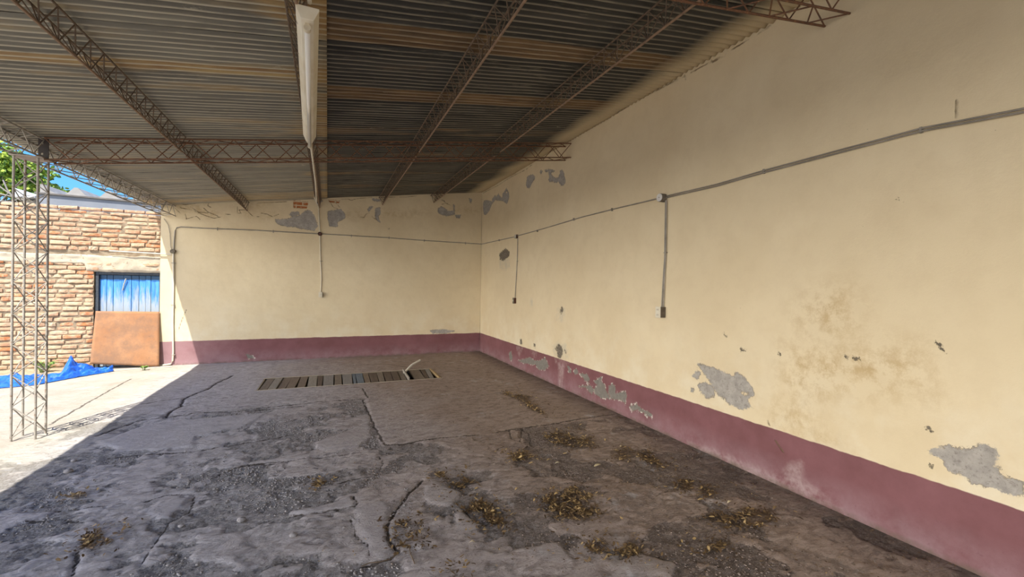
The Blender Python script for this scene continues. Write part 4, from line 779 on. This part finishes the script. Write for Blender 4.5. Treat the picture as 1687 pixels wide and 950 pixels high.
while len(pts) < 1500:
    x = rng.uniform(-.5, 3.35); y = rng.uniform(1.3, 7)
    if rng.random() < (.25+.75*sstep(.2, 2.6, x))*sstep(7.5, 3, y) and pn(np.array(x*1.7), np.array(y*1.7), 9) > -.02: pts.append((x, y))
put_leaves('scattered_leaf_scraps', pts, 'tiny dry leaf scraps scattered over the floor beside the long wall', (.008, .022), .002, .2)
pts = [(3.36+rng.normal()*.03, rng.uniform(1.3, 9.5)) for _ in range(900)]; pts = [(min(x, 3.41), y) for x, y in pts]
put_leaves('scattered_leaf_scraps', pts, 'dark leaf scraps gathered in the joint under the purple band', (.006, .018), .004, .06)
# single leaves one can count
single = [(800, 415, .085, 'large pale curled leaf on the bare patch of the rough floor'), (575, 385, .045, 'tan leaf standing left of the paired tan leaves'), (615, 402, .05, 'tan leaf pair lying near the white curled leaf'), (908, 328, .05, 'tan leaf behind the white curled leaf'), (888, 345, .035, 'short tan leaf behind the white curled leaf'), (1283, 517, .045, 'tan leaf nearest the dark clump by the long wall'), (1280, 571, .055, 'long tan leaf below the dark clump by the long wall'), (1325, 550, .045, 'tan leaf between two others by the purple band'), (1410, 586, .045, 'pale tan leaf farthest right beside the long wall'), (220, 775, .035, 'white sliver leaf left of the bottom crack'), (425, 522, .04, 'tan leaf at the edge of the stony patch'), (378, 340, .03, 'tiny yellow leaf at the bent crack')]
for px, py, L, lab in single:
    p = at(CC[0]+px/CC[2], CC[1]+py/CC[2], 2, 0); mb = MB(); an = random.uniform(-.6, .6); z = float(floor_z(np.array(p[0]), np.array(p[1])))+.004; n = 6; d = np.array((math.cos(an), math.sin(an), 0)); s = np.array((-d[1], d[0], 0)); cu = []
    for i in range(n+1):
        t = i/n; wv = L*.2*math.sin(math.pi*min(.97, max(.03, t)))**.7; c_ = p*np.array((1, 1, 0))+d*L*(t-.5)+np.array((0, 0, z+.012*math.sin(t*3)+.3*L*(t-.5)**2))
        for q in (-1, -.4, .4, 1): mb.v.append(tuple(c_+s*wv*q+np.array((0, 0, .25*wv*(q*q)))))
    for i in range(n):
        for j in range(3): a = i*4+j; mb.f.append((a, a+1, a+5, a+4))
    o = mb.build('dry_leaf', leafmat('pale_dead_leaf', (.55, .45, .27), (.62, .54, .36)) if ('pale' in lab or 'white' in lab) else lit2, None, 0, True); o.modifiers.new('s', 'SOLIDIFY').thickness = .0008; tag(o, lab, 'leaf', 'single dry leaves on the floor')
twm = simple('twig_bark', (.12, .08, .05), (.18, .13, .08), 30)
for pts, lab in (([(840, 795), (845, 830), (858, 865), (868, 890)], 'thin dry twig running to the bottom edge from the forked crack'), ([(600, 888), (640, 872), (690, 868), (745, 850), (780, 830)], 'thin dry twig lying along the lower crack')):
    q = [at(CB[0]+x/CB[2], CB[1]+y/CB[2], 2, 0) for x, y in pts]; q = [(p[0], p[1], float(floor_z(np.array(p[0]), np.array(p[1])))+.006) for p in q]; tag(MB().tube(q, .0028, 5).build('twig', twm), lab, 'twig')
# loose gravel
def gravel(n, f, label, smin, smax, mat):
    V, Fc = [], []; ico = [(0, 0, 1), (.89, 0, .45), (.28, .85, .45), (-.72, .53, .45), (-.72, -.53, .45), (.28, -.85, .45), (.72, .53, -.45), (-.28, .85, -.45), (-.89, 0, -.45), (-.28, -.85, -.45), (.72, -.53, -.45), (0, 0, -1)]
    fi = [(0,1,2),(0,2,3),(0,3,4),(0,4,5),(0,5,1),(1,6,2),(2,7,3),(3,8,4),(4,9,5),(5,10,1),(2,6,7),(3,7,8),(4,8,9),(5,9,10),(1,10,6),(11,7,6),(11,8,7),(11,9,8),(11,10,9),(11,6,10)]
    c = 0
    while c < n:
        p = f()
        if p is None: continue
        x, y = p; z = float(floor_z(np.array(x), np.array(y))); s = smin+(smax-smin)*random.random()**3; an = random.random()*6.28; k = len(V); sx, sy, sz = s*random.uniform(.8, 1.4), s*random.uniform(.6, 1), s*random.uniform(.35, .6); ca, sa = math.cos(an), math.sin(an)
        for a, b_, c_ in ico: j = random.uniform(.85, 1.15); V.append((x+j*(a*sx*ca-b_*sy*sa), y+j*(a*sx*sa+b_*sy*ca), z+sz*.25+j*c_*sz))
        Fc += [tuple(k+i for i in t) for t in fi]; c += 1
    me = bpy.data.meshes.new('gravel'); me.from_pydata(V, [], Fc); tag(link('gravel', me, mat, None, 0, True), label, 'gravel', kind='stuff')
gm = simple('grey_gravel', (.27, .25, .245), (.42, .40, .40), 30, .9, .2, c3=(.14, .12, .11)); gm2 = simple('brown_gravel', (.2, .155, .13), (.32, .26, .22), 30, .9, .2, c3=(.1, .08, .06))
def fr1():
    x, y = rng.uniform(-1.9, .6), rng.uniform(1.8, 6.2); i, j = np.searchsorted(gx, x), np.searchsorted(gy, y)
    return (x, y) if rng.random() < rough[i, j]**2*sstep(-.25, .25, pn(np.array(x*1.3), np.array(y*1.3), 19)) else None
def fr2():
    x, y = rng.uniform(.3, 3.3), rng.uniform(1.4, 4.3); i, j = np.searchsorted(gx, x), np.searchsorted(gy, y)
    return (x, y) if rng.random() < rough[i, j]**2*sstep(-.2, .3, pn(np.array(x*1.3), np.array(y*1.3), 29)) else None
gravel(5200, fr1, 'grey grit and small stones loose on the rough floor at left', .002, .011, gm); gravel(4200, fr2, 'brown grit and small stones loose on the rough floor at right', .002, .009, gm2)
stones = [(CA, 1078, 692, .026, 'largest pale round stone in the stony hollow'), (CA, 305, 478, .03, 'grey stone near the shadow edge at left'), (CA, 810, 718, .018, 'small grey stone above the dark hollow'), (CB, 370, 478, .02, 'dark clod on the rough floor left of centre'), (CA, 1310, 765, .022, 'grey stone at the right of the stony hollow'), (CA, 330, 430, .02, 'flat grey stone nearest the sunlit strip')]
for c, px, py, s, lab in stones:
    p = at(c[0]+px/c[2], c[1]+py/c[2], 2, 0); import bmesh
    bm = bmesh.new(); bmesh.ops.create_icosphere(bm, subdivisions=3, radius=s)
    for v_ in bm.verts: n_ = float(fbm(np.array(v_.co.x*40+s*900), np.array(v_.co.y*40+v_.co.z*30), 3, 5)); v_.co *= 1+.25*n_; v_.co.z *= .6
    me = bpy.data.meshes.new('stone'); bm.to_mesh(me); bm.free(); o = link('stone', me, gm if 'clod' not in lab else lit3, None, 0, True); o.location = (p[0], p[1], float(floor_z(np.array(p[0]), np.array(p[1])))+s*.4); tag(o, lab, 'stone', 'single stones on the floor')
